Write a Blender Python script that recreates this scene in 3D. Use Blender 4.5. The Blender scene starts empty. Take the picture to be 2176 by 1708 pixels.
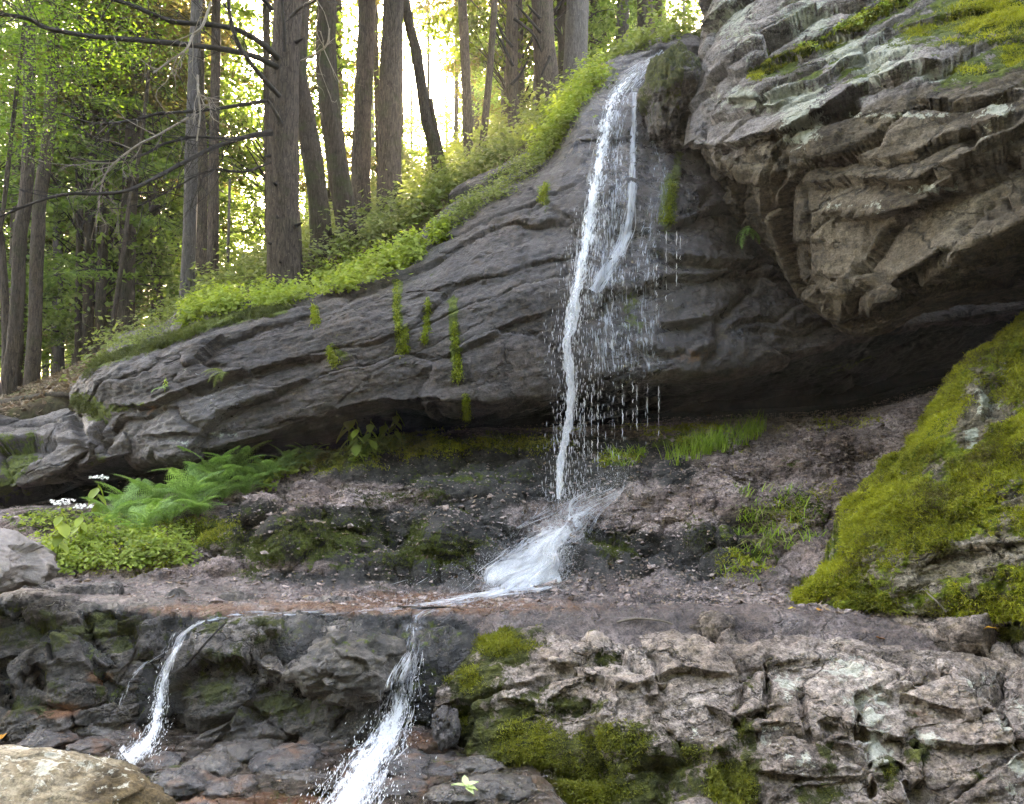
import bpy, math, random
import numpy as np
from mathutils import Vector
from mathutils.bvhtree import BVHTree

random.seed(11)
rng = np.random.default_rng(11)
scene = bpy.context.scene
COL = scene.collection

# ---------------------------------------------------------------- camera model (plan units: 2175 x 1708)
F, CX, CY = 1675.0, 1087.5, 854.0
PITCH = math.radians(3.0)
CAMZ = 1.5
SP, CP = math.sin(PITCH), math.cos(PITCH)

def at(X, Y, d):
    a = (X - CX) / F; b = (CY - Y) / F
    y = CP - b * SP; z = SP + b * CP
    return np.array([a * d / y, d, CAMZ + z * d / y])

def project(V):
    V = np.asarray(V, float)
    x = V[..., 0]; y = V[..., 1]; z = V[..., 2] - CAMZ
    f = y * CP + z * SP; u = -y * SP + z * CP
    f = np.maximum(f, 1e-3)
    return CX + F * x / f, CY - F * u / f

# ---------------------------------------------------------------- noise
_perm = np.random.default_rng(3).permutation(512).astype(np.int64)
_perm = np.concatenate([_perm, _perm, _perm])
_g = np.random.default_rng(4).normal(size=(512, 3)); _g /= np.linalg.norm(_g, axis=1)[:, None]
_g32 = _g.astype(np.float32)
from concurrent.futures import ThreadPoolExecutor
_pool = ThreadPoolExecutor(4)
def _chunks(p, k=16000): return [p[i:i + k] for i in range(0, len(p), k)]

def _perlin1(p):
    p = np.asarray(p, np.float32)
    fl = np.floor(p); i = fl.astype(np.int32) & 511; f = p - fl
    u = f * f * f * (f * (f * 6 - 15) + 10)
    def gr(dx, dy, dz):
        h = _perm[_perm[_perm[(i[:, 0] + dx) & 511] + ((i[:, 1] + dy) & 511)] + ((i[:, 2] + dz) & 511)]
        g = _g32[h & 511]
        return g[:, 0] * (f[:, 0] - dx) + g[:, 1] * (f[:, 1] - dy) + g[:, 2] * (f[:, 2] - dz)
    def lp(a, b, t): return a + (b - a) * t
    x00 = lp(gr(0, 0, 0), gr(1, 0, 0), u[:, 0]); x10 = lp(gr(0, 1, 0), gr(1, 1, 0), u[:, 0])
    x01 = lp(gr(0, 0, 1), gr(1, 0, 1), u[:, 0]); x11 = lp(gr(0, 1, 1), gr(1, 1, 1), u[:, 0])
    return lp(lp(x00, x10, u[:, 1]), lp(x01, x11, u[:, 1]), u[:, 2]) * 1.5

def perlin(p):
    p = np.asarray(p, float)
    if len(p) < 20000: return _perlin1(p).astype(float)
    return np.concatenate(list(_pool.map(_perlin1, _chunks(p)))).astype(float)

def fbm(p, octv=4, gain=0.5, ridged=False):
    p = np.asarray(p, float); s = np.zeros(len(p)); a = 1.0; q = p.copy()
    for k in range(octv):
        n = perlin(q + k * 17.3)
        if ridged: n = 1 - 2 * np.abs(n)
        s += a * n; a *= gain; q = q * 2.03
    return s

def worley(p):
    p = np.asarray(p, float)
    if len(p) < 20000: return _worley1(p)
    r = list(_pool.map(_worley1, _chunks(p)))
    return tuple(np.concatenate([q[k] for q in r]) for k in range(4))

def _worley1(p):
    """f1, f2, per-cell random vector and offset to the nearest cell point"""
    p = np.asarray(p, float); i = np.floor(p).astype(np.int64)
    f1 = np.full(len(p), 9.0); f2 = np.full(len(p), 9.0)
    cid = np.zeros(len(p), np.int64); off = np.zeros_like(p)
    for dx in (-1, 0, 1):
        for dy in (-1, 0, 1):
            for dz in (-1, 0, 1):
                c = i + np.array([dx, dy, dz])
                m = c & 511
                h = _perm[_perm[_perm[m[:, 0]] + m[:, 1]] + m[:, 2]] & 511
                o = p - (c + 0.5 + 0.45 * _g[h])
                d = np.sqrt((o * o).sum(1))
                nb = d < f1
                f2 = np.where(nb, f1, np.minimum(f2, d))
                f1 = np.where(nb, d, f1); cid = np.where(nb, h, cid)
                off[nb] = o[nb]
    return f1, f2, cid, off

def sstep(a, b, x):
    t = np.clip((x - a) / (b - a), 0, 1); return t * t * (3 - 2 * t)

# ---------------------------------------------------------------- objects
def mesh_np(name, V, faces, mat, parent=None, attrs=None, smooth=True, link=True):
    """faces: list of int arrays (n,3) or (n,4)"""
    me = bpy.data.meshes.new(name)
    V = np.ascontiguousarray(V, np.float32)
    me.vertices.add(len(V)); me.vertices.foreach_set('co', V.ravel())
    faces = [np.asarray(f, np.int32) for f in faces if len(f)]
    li = np.concatenate([f.ravel() for f in faces])
    tot = np.concatenate([np.full(len(f), f.shape[1], np.int32) for f in faces])
    st = np.concatenate([[0], np.cumsum(tot)[:-1]]).astype(np.int32)
    me.loops.add(len(li)); me.loops.foreach_set('vertex_index', li)
    me.polygons.add(len(tot)); me.polygons.foreach_set('loop_start', st); me.polygons.foreach_set('loop_total', tot)
    me.update(calc_edges=True)
    me.polygons.foreach_set('use_smooth', np.full(len(tot), smooth, bool))
    for k, a in (attrs or {}).items():
        at_ = me.attributes.new(k, 'FLOAT', 'POINT'); at_.data.foreach_set('value', np.ascontiguousarray(a, np.float32))
    if mat: me.materials.append(mat)
    if not link: return me
    o = bpy.data.objects.new(name, me); COL.objects.link(o)
    if parent is not None: put_under(o, parent)
    return o

def put_under(o, parent):
    o.parent = parent
    o.matrix_parent_inverse = parent.matrix_basis.inverted()

def tag(o, label=None, cat=None, group=None, kind=None):
    if label: o['label'] = label
    if cat: o['category'] = cat
    if group: o['group'] = group
    if kind: o['kind'] = kind
    return o

def empty(name, loc, label=None, cat=None, group=None, rz=0.0, s=1.0):
    o = bpy.data.objects.new(name, None); COL.objects.link(o)
    o.location = [float(c) for c in loc]; o.rotation_euler = (0, 0, rz); o.scale = (s, s, s)
    o.empty_display_size = 0.1
    return tag(o, label, cat, group)

def copy_tree(o, loc, rot=(0, 0, 0), s=1.0, label=None, group=None, cat=None):
    c = o.copy(); COL.objects.link(c)
    c.location = [float(v) for v in loc]; c.rotation_euler = rot
    c.scale = (s, s, s) if not hasattr(s, '__len__') else s
    tag(c, label, cat, group)
    for ch in list(o.children):
        d = ch.copy(); COL.objects.link(d); d.parent = c
        for g in list(ch.children):
            e = g.copy(); COL.objects.link(e); e.parent = d
    return c

class MB:
    """collects pieces into one mesh"""
    def __init__(self): self.v = []; self.f = {3: [], 4: []}; self.n = 0; self.a = []
    def add(self, V, Fc, a=None):
        V = np.asarray(V, float).reshape(-1, 3); Fc = np.asarray(Fc, np.int64)
        self.v.append(V); self.f[Fc.shape[1]].append(Fc + self.n); self.n += len(V)
        self.a.append(np.full(len(V), 0.5) if a is None else np.broadcast_to(np.asarray(a, float), (len(V),)))
    def build(self, name, mat, parent=None, smooth=True, link=True):
        fs = [np.concatenate(self.f[k]) for k in (3, 4) if self.f[k]]
        return mesh_np(name, np.concatenate(self.v), fs, mat, parent, {'tone': np.concatenate(self.a)}, smooth, link)

def crspline(P, ts):
    """Catmull-Rom through P (k, ...) at parameters ts in [0, k-1]"""
    P = np.asarray(P, float); k = len(P)
    i = np.clip(np.floor(ts).astype(int), 0, k - 2); t = ts - i
    sh = (len(ts),) + (1,) * (P.ndim - 1); t = t.reshape(sh)
    p0 = P[np.maximum(i - 1, 0)]; p1 = P[i]; p2 = P[i + 1]; p3 = P[np.minimum(i + 2, k - 1)]
    return 0.5 * ((2 * p1) + (-p0 + p2) * t + (2 * p0 - 5 * p1 + 4 * p2 - p3) * t * t + (-p0 + 3 * p1 - 3 * p2 + p3) * t ** 3)

def arc_ts(P, n):
    """n parameters, evenly spread by length of the mean polyline P (k, 3)"""
    L = np.concatenate([[0], np.cumsum(np.linalg.norm(np.diff(P, axis=0), axis=1))])
    return np.interp(np.linspace(0, L[-1], n), L, np.arange(len(P)))

class Sheet:
    """lofted surface: stations (left to right) of traced profile points (top to bottom)"""
    def __init__(self, stations, ncol, nrow, rowpow=None):
        C = np.array([[at(*p) for p in s] for s in stations])      # st, rows, 3
        tc = arc_ts(C.mean(1), ncol); tr = arc_ts(C.mean(0), nrow)
        G = crspline(C, tc)                                        # ncol, rows, 3
        G = crspline(np.swapaxes(G, 0, 1), tr)                     # nrow, ncol, 3
        self.G = np.swapaxes(G, 0, 1).copy()                       # ncol, nrow, 3
        self.shape = self.G.shape[:2]
        self.rowt = np.broadcast_to(tr[None, :], self.shape).ravel()
        self.colt = np.broadcast_to(tc[:, None], self.shape).ravel()
    @property
    def V(self): return self.G.reshape(-1, 3)
    def normals(self, smooth=0):
        G = self.G
        di = np.gradient(G, axis=0); dj = np.gradient(G, axis=1)
        N = np.cross(dj, di); N /= np.linalg.norm(N, axis=2)[..., None] + 1e-9
        for _ in range(smooth):
            N[1:-1, 1:-1] = (N[:-2, 1:-1] + N[2:, 1:-1] + N[1:-1, :-2] + N[1:-1, 2:] + N[1:-1, 1:-1]) / 5
        return N.reshape(-1, 3)
    def push(self, d, smooth=3, N=None):
        N = self.normals(smooth) if N is None else N
        self.G = (self.V + N * np.asarray(d)[:, None]).reshape(self.G.shape)
    def faces(self, close=True, step=1):
        n, m = self.shape
        I = np.arange(n * m).reshape(n, m)
        if step > 1: I = I[::step, ::step]
        q = np.stack([I[:-1, :-1], I[:-1, 1:], I[1:, 1:], I[1:, :-1]], -1).reshape(-1, 4)
        if close and step == 1:
            b = np.stack([I[:-1, -1], I[:-1, 0], I[1:, 0], I[1:, -1]], -1).reshape(-1, 4)
            q = np.concatenate([q, b])
        return q
    def build(self, name, mat, attrs=None, parent=None, smooth=True):
        V = self.V; n, m = self.shape
        fs = [self.faces()]
        I = np.arange(n * m).reshape(n, m)
        # end caps as fans round a centre vertex
        ex = []; tr = []
        for row, flip in ((I[0], False), (I[-1], True)):
            c = n * m + len(ex); ex.append(V[row].mean(0))
            a, b = row, np.roll(row, -1)
            t = np.stack([np.full(m, c), b, a] if not flip else [np.full(m, c), a, b], -1); tr.append(t)
        V2 = np.concatenate([V, np.array(ex)])
        at2 = {k: np.concatenate([a, [0, 0]]) for k, a in (attrs or {}).items()}
        return mesh_np(name, V2, [fs[0], np.concatenate(tr)], mat, parent, at2, smooth)
    def bvh(self, step=3):
        n, m = self.shape
        G = self.G[::step, ::step]; k, l = G.shape[:2]
        I = np.arange(k * l).reshape(k, l)
        q = np.stack([I[:-1, :-1], I[:-1, 1:], I[1:, 1:], I[1:, :-1]], -1).reshape(-1, 4)
        return BVHTree.FromPolygons(G.reshape(-1, 3).tolist(), q.tolist())

def widen(ST, left=0, right=0):
    """carries a lofted rock on beyond the frame"""
    S = list(ST)
    if left: S = [[(x - left, y, d + .15) for x, y, d in S[0]]] + S
    if right: S = S + [[(x + right, y, d) for x, y, d in S[-1]]]
    return S

BVHS = {}
def hit(X, Y, names=None):
    """first surface the line from the tripod through plan point X, Y meets: point, normal"""
    o = Vector((0, 0, CAMZ)); p = at(X, Y, 10.0)
    dr = (Vector(p) - o).normalized(); best = None
    for k, b in BVHS.items():
        if names and k not in names: continue
        h = b.ray_cast(o, dr)
        if h[0] is not None and (best is None or h[3] < best[2]): best = (np.array(h[0]), np.array(h[1]), h[3], k)
    return best

def drop(x, y, names=None, z0=30):
    best = None
    for k, b in BVHS.items():
        if names and k not in names: continue
        h = b.ray_cast(Vector((x, y, z0)), Vector((0, 0, -1)))
        if h[0] is not None and (best is None or h[0].z > best[0][2]): best = (np.array(h[0]), np.array(h[1]))
    return best

# ---------------------------------------------------------------- rock shaping tools
BED = math.radians(14)
def bedframe(p, dip=0.35):
    """coordinates along / into / across the tilted bedding"""
    c, s = math.cos(BED), math.sin(BED)
    u = p[:, 0] * c + p[:, 2] * s
    w = -p[:, 0] * s + p[:, 2] * c + dip * p[:, 1]
    return np.stack([u, p[:, 1], w], 1)

def rock_push(sh, lump=.10, block=.06, bscale=(1.1, 1.1, 2.6), strata=.03, fine=.014, seed=0.0, lumpf=.8, knob=0.0, knobf=6.0):
    p = sh.V + seed
    sh.push(lump * fbm(p * lumpf, 3) , 4)
    b = bedframe(sh.V + seed)
    bw = b + 0.12 * np.stack([perlin(b * 2.1), perlin(b * 2.1 + 9), perlin(b * 2.1 + 19)], 1)
    if block:
        f1, f2, cid, off = worley(bw * np.array(bscale))
        tilt = (_g[cid] * off).sum(1); hgt = _g[(cid * 7 + 3) & 511][:, 0]
        edge = 1 - sstep(0.0, 0.09, f2 - f1)
        sh.push(block * (0.8 * hgt + 1.0 * tilt) - block * .5 * edge, 4)
    if strata:
        q = bw * np.array([.55, .55, 7.0])
        st = fbm(q, 3, .55)
        lay = bw[:, 2] * 5.2 + .8 * perlin(bw * np.array([.8, .8, 1.5]))
        saw = lay - np.floor(lay)
        sh.push(strata * (0.9 * st + .75 * (saw - .5)), 3)
    if knob:
        f1, f2, cid, off = worley(sh.V * knobf + seed)
        sh.push(knob * (0.6 - f1), 3)
    if fine:
        p = sh.V + seed
        sh.push(fine * fbm(p * 5.0, 5, .58) + fine * .5 * fbm(bedframe(p) * np.array([4, 4, 22.]), 3, .6), 2)

def ledges(sh, lst, rows=None, ends=40):
    """steps in the face along traced lines: (line, amount, reach below, reach above)"""
    X, Y = project(sh.V); N = sh.normals(5); wob = 9 * fbm(sh.V * 2.3, 4, .6); tot = np.zeros(len(X))
    rm = 1.0 if rows is None else ((sh.rowt >= rows[0]) & (sh.rowt <= rows[1]))
    for poly, amp, below, above in lst:
        pl = np.array(poly, float)
        dy = Y + wob - np.interp(X, pl[:, 0], pl[:, 1])
        m = sstep(pl[0, 0] - ends * .3, pl[0, 0] + ends, X) * (1 - sstep(pl[-1, 0] - ends, pl[-1, 0] + ends * .3, X)) * rm
        tot += m * np.where(dy > 0, -amp * np.exp(-np.maximum(dy, 0) / below) * sstep(-3, 5, dy), .35 * amp * np.exp(-np.maximum(-dy, 0) / above))
    sh.push(tot, N=N)

def seg_dist(X, Y, poly):
    P = np.array(poly, float); best = np.full(len(X), 1e9)
    for a, b in zip(P[:-1], P[1:]):
        v = b - a; L = (v * v).sum() + 1e-9
        t = np.clip(((X - a[0]) * v[0] + (Y - a[1]) * v[1]) / L, 0, 1)
        best = np.minimum(best, np.hypot(X - a[0] - t * v[0], Y - a[1] - t * v[1]))
    return best

def carves(sh, lst, rows=None):
    """cracks and hollows cut along traced lines: (line, depth, width)"""
    X, Y = project(sh.V); N = sh.normals(5); tot = np.zeros(len(X))
    X = X + 5 * fbm(sh.V * 3.1, 3, .6); Y = Y + 5 * fbm(sh.V * 3.1 + 40, 3, .6)
    for poly, depth, width in lst: tot = np.maximum(tot, depth * np.exp(-(seg_dist(X, Y, poly) / width) ** 2))
    if rows is not None: tot = tot * ((sh.rowt >= rows[0]) & (sh.rowt <= rows[1]))
    sh.push(-tot, N=N)

def blobs(V, lst):
    X, Y = project(V); m = np.zeros(len(X))
    for (x, y, rx, ry, s) in lst:
        m = np.maximum(m, s * np.exp(-((X - x) / rx) ** 2 - ((Y - y) / ry) ** 2))
    return m
def strokes(V, lst):
    X, Y = project(V); m = np.zeros(len(X))
    for poly, w, s in lst: m = np.maximum(m, s * np.exp(-(seg_dist(X, Y, poly) / w) ** 2))
    return m

# ---------------------------------------------------------------- materials
class NB:
    def __init__(self, name):
        self.m = bpy.data.materials.new(name); self.m.use_nodes = True
        self.t = self.m.node_tree; self.t.nodes.clear()
        self.out = self.t.nodes.new('ShaderNodeOutputMaterial')
    def n(self, typ, **kw):
        nd = self.t.nodes.new(typ)
        for k, v in kw.items(): setattr(nd, k, v)
        return nd
    def ln(self, a, b): self.t.links.new(a, b)
    def put(self, sock, v):
        if isinstance(v, (int, float)): sock.default_value = v
        elif isinstance(v, tuple): sock.default_value = v if len(v) == len(sock.default_value) else (*v, 1)
        else: self.ln(v, sock)
    def pos(self, sx=1, sy=1, sz=1, bed=False):
        g = self.n('ShaderNodeNewGeometry')
        mp = self.n('ShaderNodeMapping'); mp.inputs['Scale'].default_value = (sx, sy, sz)
        src = g.outputs['Position']
        if bed:
            m0 = self.n('ShaderNodeMapping'); m0.inputs['Rotation'].default_value = (-.33, BED, 0); self.ln(src, m0.inputs[0]); src = m0.outputs[0]
        self.ln(src, mp.inputs[0]); return mp.outputs[0]
    def noise(self, vec, scale, detail=4, rough=.55, dist=0):
        nd = self.n('ShaderNodeTexNoise'); nd.inputs['Scale'].default_value = scale; nd.inputs['Detail'].default_value = detail
        nd.inputs['Roughness'].default_value = rough; nd.inputs['Distortion'].default_value = dist
        self.ln(vec, nd.inputs['Vector']); return nd.outputs['Fac']
    def voro(self, vec, scale, feat='F1'):
        nd = self.n('ShaderNodeTexVoronoi', feature=feat); nd.inputs['Scale'].default_value = scale
        self.ln(vec, nd.inputs['Vector']); return nd.outputs['Distance']
    def attr(self, name):
        return self.n('ShaderNodeAttribute', attribute_name=name).outputs['Fac']
    def ma(self, op, a, b=0.0, c=None, clamp=False):
        nd = self.n('ShaderNodeMath', operation=op, use_clamp=clamp); self.put(nd.inputs[0], a); self.put(nd.inputs[1], b)
        if c is not None: self.put(nd.inputs[2], c)
        return nd.outputs[0]
    def rng(self, v, a, b, c=0.0, d=1.0):
        nd = self.n('ShaderNodeMapRange', interpolation_type='SMOOTHSTEP')
        self.put(nd.inputs[0], v)
        for k, x in zip((1, 2, 3, 4), (a, b, c, d)): self.put(nd.inputs[k], x)
        return nd.outputs[0]
    def mix(self, f, a, b, blend='MIX'):
        nd = self.n('ShaderNodeMix', data_type='RGBA', blend_type=blend)
        self.put(nd.inputs[0], f); self.put(nd.inputs[6], a); self.put(nd.inputs[7], b); return nd.outputs[2]
    def mixf(self, f, a, b):
        nd = self.n('ShaderNodeMix', data_type='FLOAT'); self.put(nd.inputs[0], f); self.put(nd.inputs[2], a); self.put(nd.inputs[3], b); return nd.outputs[0]
    def ramp(self, f, stops):
        nd = self.n('ShaderNodeValToRGB'); el = nd.color_ramp.elements
        while len(el) < len(stops): el.new(.5)
        for e, (p, c) in zip(el, stops): e.position = p; e.color = (*c, 1)
        self.put(nd.inputs[0], f); return nd.outputs[0]
    def bump(self, h, strength, dist):
        nd = self.n('ShaderNodeBump'); nd.inputs['Strength'].default_value = strength; nd.inputs['Distance'].default_value = dist
        self.ln(h, nd.inputs['Height']); return nd.outputs[0]
    def bsdf(self, color, rough=.8, normal=None, spec=.4, **kw):
        nd = self.n('ShaderNodeBsdfPrincipled'); self.put(nd.inputs['Base Color'], color); self.put(nd.inputs['Roughness'], rough)
        self.put(nd.inputs['Specular IOR Level'], spec)
        if normal is not None: self.ln(normal, nd.inputs['Normal'])
        for k, v in kw.items(): self.put(nd.inputs[k], v)
        return nd.outputs[0]
    def done(self, sh):
        self.ln(sh, self.out.inputs['Surface']); return self.m

def rock_mat(name, cols, wetness=0.0, lich=(.42, .45, .36), mossc=((.020, .032, .006), (.075, .10, .012), (.16, .19, .02)), bump=.5, grain=1.0, tint=None, crack=1.0, cscale=1.5):
    b = NB(name)
    P = b.pos(); PB = b.pos(1, 1, 5, bed=True); PS = b.pos(.5, .5, 16, bed=True)
    n1 = b.noise(P, 1.3, 6, .62, .4); n2 = b.noise(PB, 2.6, 7, .68, .4); n3 = b.noise(P, 24, 6, .75); n4 = b.noise(P, 7.0, 6, .66, .5); n5 = b.noise(PS, 2.2, 5, .62, .3); n6 = b.noise(P, 85, 3, .7)
    f = b.ma('ADD', b.ma('MULTIPLY', n1, .40), b.ma('ADD', b.ma('MULTIPLY', n2, .35), b.ma('MULTIPLY', n5, .25)))
    f = b.rng(f, .36, .64)
    c = b.ramp(f, [(0, cols[0]), (.45, cols[1]), (1, cols[2])])
    c = b.mix(b.rng(n4, .48, .66, 0, .55), c, cols[3])
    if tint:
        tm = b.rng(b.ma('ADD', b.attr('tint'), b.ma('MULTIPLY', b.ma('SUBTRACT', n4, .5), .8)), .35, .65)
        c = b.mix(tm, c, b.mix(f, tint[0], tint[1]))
    gr = b.ma('ADD', b.ma('MULTIPLY', n3, .6), b.ma('MULTIPLY', n6, .4))
    g = .5 * grain
    c = b.mix(1.0, c, b.ramp(b.rng(gr, .34, .66), [(0, (1 - g * 1.25,) * 3), (.5, (.97,) * 3), (1, (1 + g * 1.1,) * 3)]), 'MULTIPLY')
    # joints: thin irregular cracks
    dv = b.n('ShaderNodeMixRGB' if False else 'ShaderNodeVectorMath', operation='ADD')
    nz = b.n('ShaderNodeTexNoise'); nz.inputs['Scale'].default_value = 2.4; nz.inputs['Detail'].default_value = 5; nz.inputs['Roughness'].default_value = .65; b.ln(P, nz.inputs['Vector'])
    sc = b.n('ShaderNodeVectorMath', operation='SCALE'); b.ln(nz.outputs['Color'], sc.inputs[0]); sc.inputs['Scale'].default_value = .55
    b.ln(b.pos(1, 1, 2.3, bed=True), dv.inputs[0]); b.ln(sc.outputs[0], dv.inputs[1])
    c1 = b.rng(b.voro(dv.outputs[0], cscale, 'DISTANCE_TO_EDGE'), 0, .030, 1, 0); c2 = b.rng(b.voro(dv.outputs[0], cscale * 3.3, 'DISTANCE_TO_EDGE'), 0, .055, 1, 0)
    cm = b.ma('MAXIMUM', b.ma('MULTIPLY', c1, b.rng(n1, .40, .56)), b.ma('MULTIPLY', c2, b.rng(n2, .50, .64, 0, .8)))
    cm = b.ma('MULTIPLY', cm, crack)
    c = b.mix(b.ma('MULTIPLY', cm, .62), c, (.018, .015, .012, 1))
    rm = b.rng(b.ma('ADD', b.attr('rust'), b.ma('MULTIPLY', b.ma('SUBTRACT', n4, .5), 1.1)), .35, .65)
    c = b.mix(rm, c, b.ramp(gr, [(.35, (.09, .032, .013)), (.68, (.33, .15, .07))]))
    lm = b.rng(b.ma('ADD', b.attr('lichen'), b.ma('MULTIPLY', b.ma('SUBTRACT', b.noise(P, 13, 8, .76, .6), .5), 2.0)), .47, .60)
    c = b.mix(b.ma('MULTIPLY', lm, .88), c, b.ramp(gr, [(.36, tuple(x * .5 for x in lich)), (.62, lich)]))
    wet = b.ma('ADD', b.attr('wet'), wetness, clamp=True)
    c = b.mix(b.ma('MULTIPLY', wet, .55), c, b.mix(1.0, c, (.36, .37, .40, 1), 'MULTIPLY'))
    mm = b.rng(b.ma('ADD', b.attr('moss'), b.ma('MULTIPLY', b.ma('SUBTRACT', b.noise(P, 10, 8, .76, .3), .5), 1.9)), .46, .60)
    c = b.mix(mm, c, b.ramp(b.noise(P, 22, 5, .72), [(.28, mossc[0]), (.52, mossc[1]), (.76, mossc[2])]))
    r = b.mixf(wet, .9, b.rng(n4, .3, .7, .14, .45)); r = b.mixf(mm, r, .95)
    h = b.ma('ADD', b.ma('MULTIPLY', n3, .6), b.ma('MULTIPLY', b.noise(PB, 9, 7, .72), .75))
    h = b.ma('ADD', h, b.ma('MULTIPLY', n6, b.mixf(mm, .25, .8)))
    h = b.ma('SUBTRACT', h, b.ma('MULTIPLY', cm, .9))
    return b.done(b.bsdf(c, r, b.bump(h, bump, .04), spec=b.mixf(wet, .3, .7)))

def plain_rock_mat(name, c0, c1, rough=.85, scale=20):
    b = NB(name); P = b.pos()
    n = b.noise(P, scale, 6, .65); oi = b.n('ShaderNodeObjectInfo').outputs['Random']
    c = b.ramp(b.ma('ADD', b.ma('MULTIPLY', n, .7), b.ma('MULTIPLY', b.attr('tone'), .3)), [(.25, c0), (.75, c1)])
    return b.done(b.bsdf(c, rough, b.bump(b.noise(P, scale * 3, 5, .7), .5, .02), spec=.35))

def leaf_mat(name, dark, light, trans=.5, tcol=None, rough=.5, vary=6.0):
    b = NB(name); P = b.pos()
    n = b.noise(P, vary, 3, .6); w = b.attr('tone')
    f = b.ma('ADD', b.ma('MULTIPLY', n, .5), b.ma('MULTIPLY', w, .5))
    c = b.ramp(f, [(.2, dark), (.75, light)])
    d = b.bsdf(c, rough, None, spec=.3)
    t = b.n('ShaderNodeBsdfTranslucent')
    if tcol: b.put(t.inputs[0], b.mix(1.0, c, tcol, 'MULTIPLY'))
    else: b.ln(c, t.inputs[0])
    mx = b.n('ShaderNodeMixShader'); mx.inputs[0].default_value = trans
    b.ln(d, mx.inputs[1]); b.ln(t.outputs[0], mx.inputs[2])
    return b.done(mx.outputs[0])

def bark_mat(name, c0, c1, moss=(.04, .055, .016), mossamt=.35):
    b = NB(name); P = b.pos(1, 1, .13); P1 = b.pos()
    n = b.noise(P, 60, 6, .74, .5); n2 = b.noise(P1, 3, 5, .65); n3 = b.noise(P1, 40, 4, .7); v = b.voro(b.pos(1, 1, .22), 26, 'DISTANCE_TO_EDGE')
    f = b.ma('ADD', b.ma('MULTIPLY', n, .93), b.ma('MULTIPLY', b.rng(v, 0, .12), .07))
    c = b.ramp(f, [(.36, c0), (.70, c1)])
    c = b.mix(b.rng(n2, .5, .68, 0, mossamt), c, moss)
    c = b.mix(b.rng(n3, .58, .72, 0, .5), c, tuple(min(1, x * 1.9) for x in c1))
    return b.done(b.bsdf(c, .92, b.bump(b.ma('ADD', f, b.ma('MULTIPLY', n3, .3)), .9, .03), spec=.15))
SKY_STRENGTH, SUN_STRENGTH, EXPOSURE, HAZE = .13, 3.5, 4.75, .0008

# ================================================================ camera, sky, sun
cam = bpy.data.cameras.new('camera'); camo = bpy.data.objects.new('camera', cam); COL.objects.link(camo)
camo.location = (0, 0, CAMZ); camo.rotation_euler = (math.pi / 2 + PITCH, 0, 0)
cam.sensor_width = 36; cam.lens = 36 * F / 2175; cam.clip_end = 2000; cam.clip_start = .05
scene.camera = camo
scene.render.resolution_x, scene.render.resolution_y = 1024, 804

SUN = at(905, 180, 10.0) - np.array([0, 0, CAMZ]); SUN /= np.linalg.norm(SUN)
SUN_EL = math.asin(SUN[2]); SUN_AZ = math.atan2(SUN[0], SUN[1])
w = bpy.data.worlds.new('World'); scene.world = w; w.use_nodes = True
nt = w.node_tree; nt.nodes.clear()
sky = nt.nodes.new('ShaderNodeTexSky'); sky.sky_type = 'NISHITA'; sky.sun_disc = False
sky.sun_elevation = SUN_EL; sky.sun_rotation = SUN_AZ; sky.altitude = 200; sky.air_density = 1.0; sky.dust_density = 3.5; sky.ozone_density = 1.0
bg = nt.nodes.new('ShaderNodeBackground'); bg.inputs[1].default_value = SKY_STRENGTH
wo = nt.nodes.new('ShaderNodeOutputWorld'); nt.links.new(sky.outputs[0], bg.inputs[0]); nt.links.new(bg.outputs[0], wo.inputs[0])
sun = bpy.data.lights.new('sun', 'SUN'); sun.energy = SUN_STRENGTH; sun.angle = math.radians(.6); sun.color = (1.0, .95, .86)
suno = bpy.data.objects.new('sun', sun); COL.objects.link(suno)
suno.rotation_euler = Vector(-SUN).to_track_quat('-Z', 'Y').to_euler()
scene.view_settings.view_transform = 'Standard'; scene.view_settings.look = 'None'
scene.view_settings.exposure = EXPOSURE; scene.view_settings.gamma = 1.0
scene.view_settings.use_white_balance = True; scene.view_settings.white_balance_temperature = 9100; scene.view_settings.white_balance_tint = 16
try:
    scene.cycles.use_denoising = True
    scene.cycles.adaptive_threshold = .02; scene.cycles.max_bounces = 6; scene.cycles.diffuse_bounces = 3; scene.cycles.glossy_bounces = 2
    scene.cycles.transmission_bounces = 4; scene.cycles.transparent_max_bounces = 10; scene.cycles.volume_bounces = 0
    scene.cycles.sample_clamp_indirect = 6.0; scene.cycles.caustics_reflective = False; scene.cycles.caustics_refractive = False
except Exception: pass

# ================================================================ rock materials (dark, mid, light, fleck)
M_SLAB = rock_mat('wet_dark_sandstone', [(.019, .0155, .0145), (.060, .048, .043), (.135, .108, .094), (.098, .070, .050)], wetness=.36, bump=.7, cscale=.8, tint=((.004, .004, .003), (.022, .019, .015)))  # tint: near-black colour that paints in the shade of the undercut
M_BOULDER = rock_mat('brown_layered_rock', [(.026, .020, .013), (.075, .058, .039), (.155, .126, .088), (.105, .08, .047)], lich=(.42, .435, .345), bump=.9, tint=((.075, .064, .058), (.27, .237, .215)), cscale=.9)
M_BANK = rock_mat('pinkish_rubble_earth', [(.056, .038, .032), (.175, .128, .112), (.40, .315, .285), (.25, .165, .125)], grain=1.35, bump=.9, tint=((.010, .009, .008), (.060, .054, .044)), crack=.6, cscale=2.5)
M_STEP = rock_mat('damp_mossy_rock', [(.022, .018, .015), (.075, .062, .051), (.30, .26, .235), (.15, .115, .075)], wetness=.45, mossc=((.016, .02, .006), (.055, .062, .013), (.14, .15, .028)), bump=.9, grain=1.2, cscale=2.2)
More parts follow.
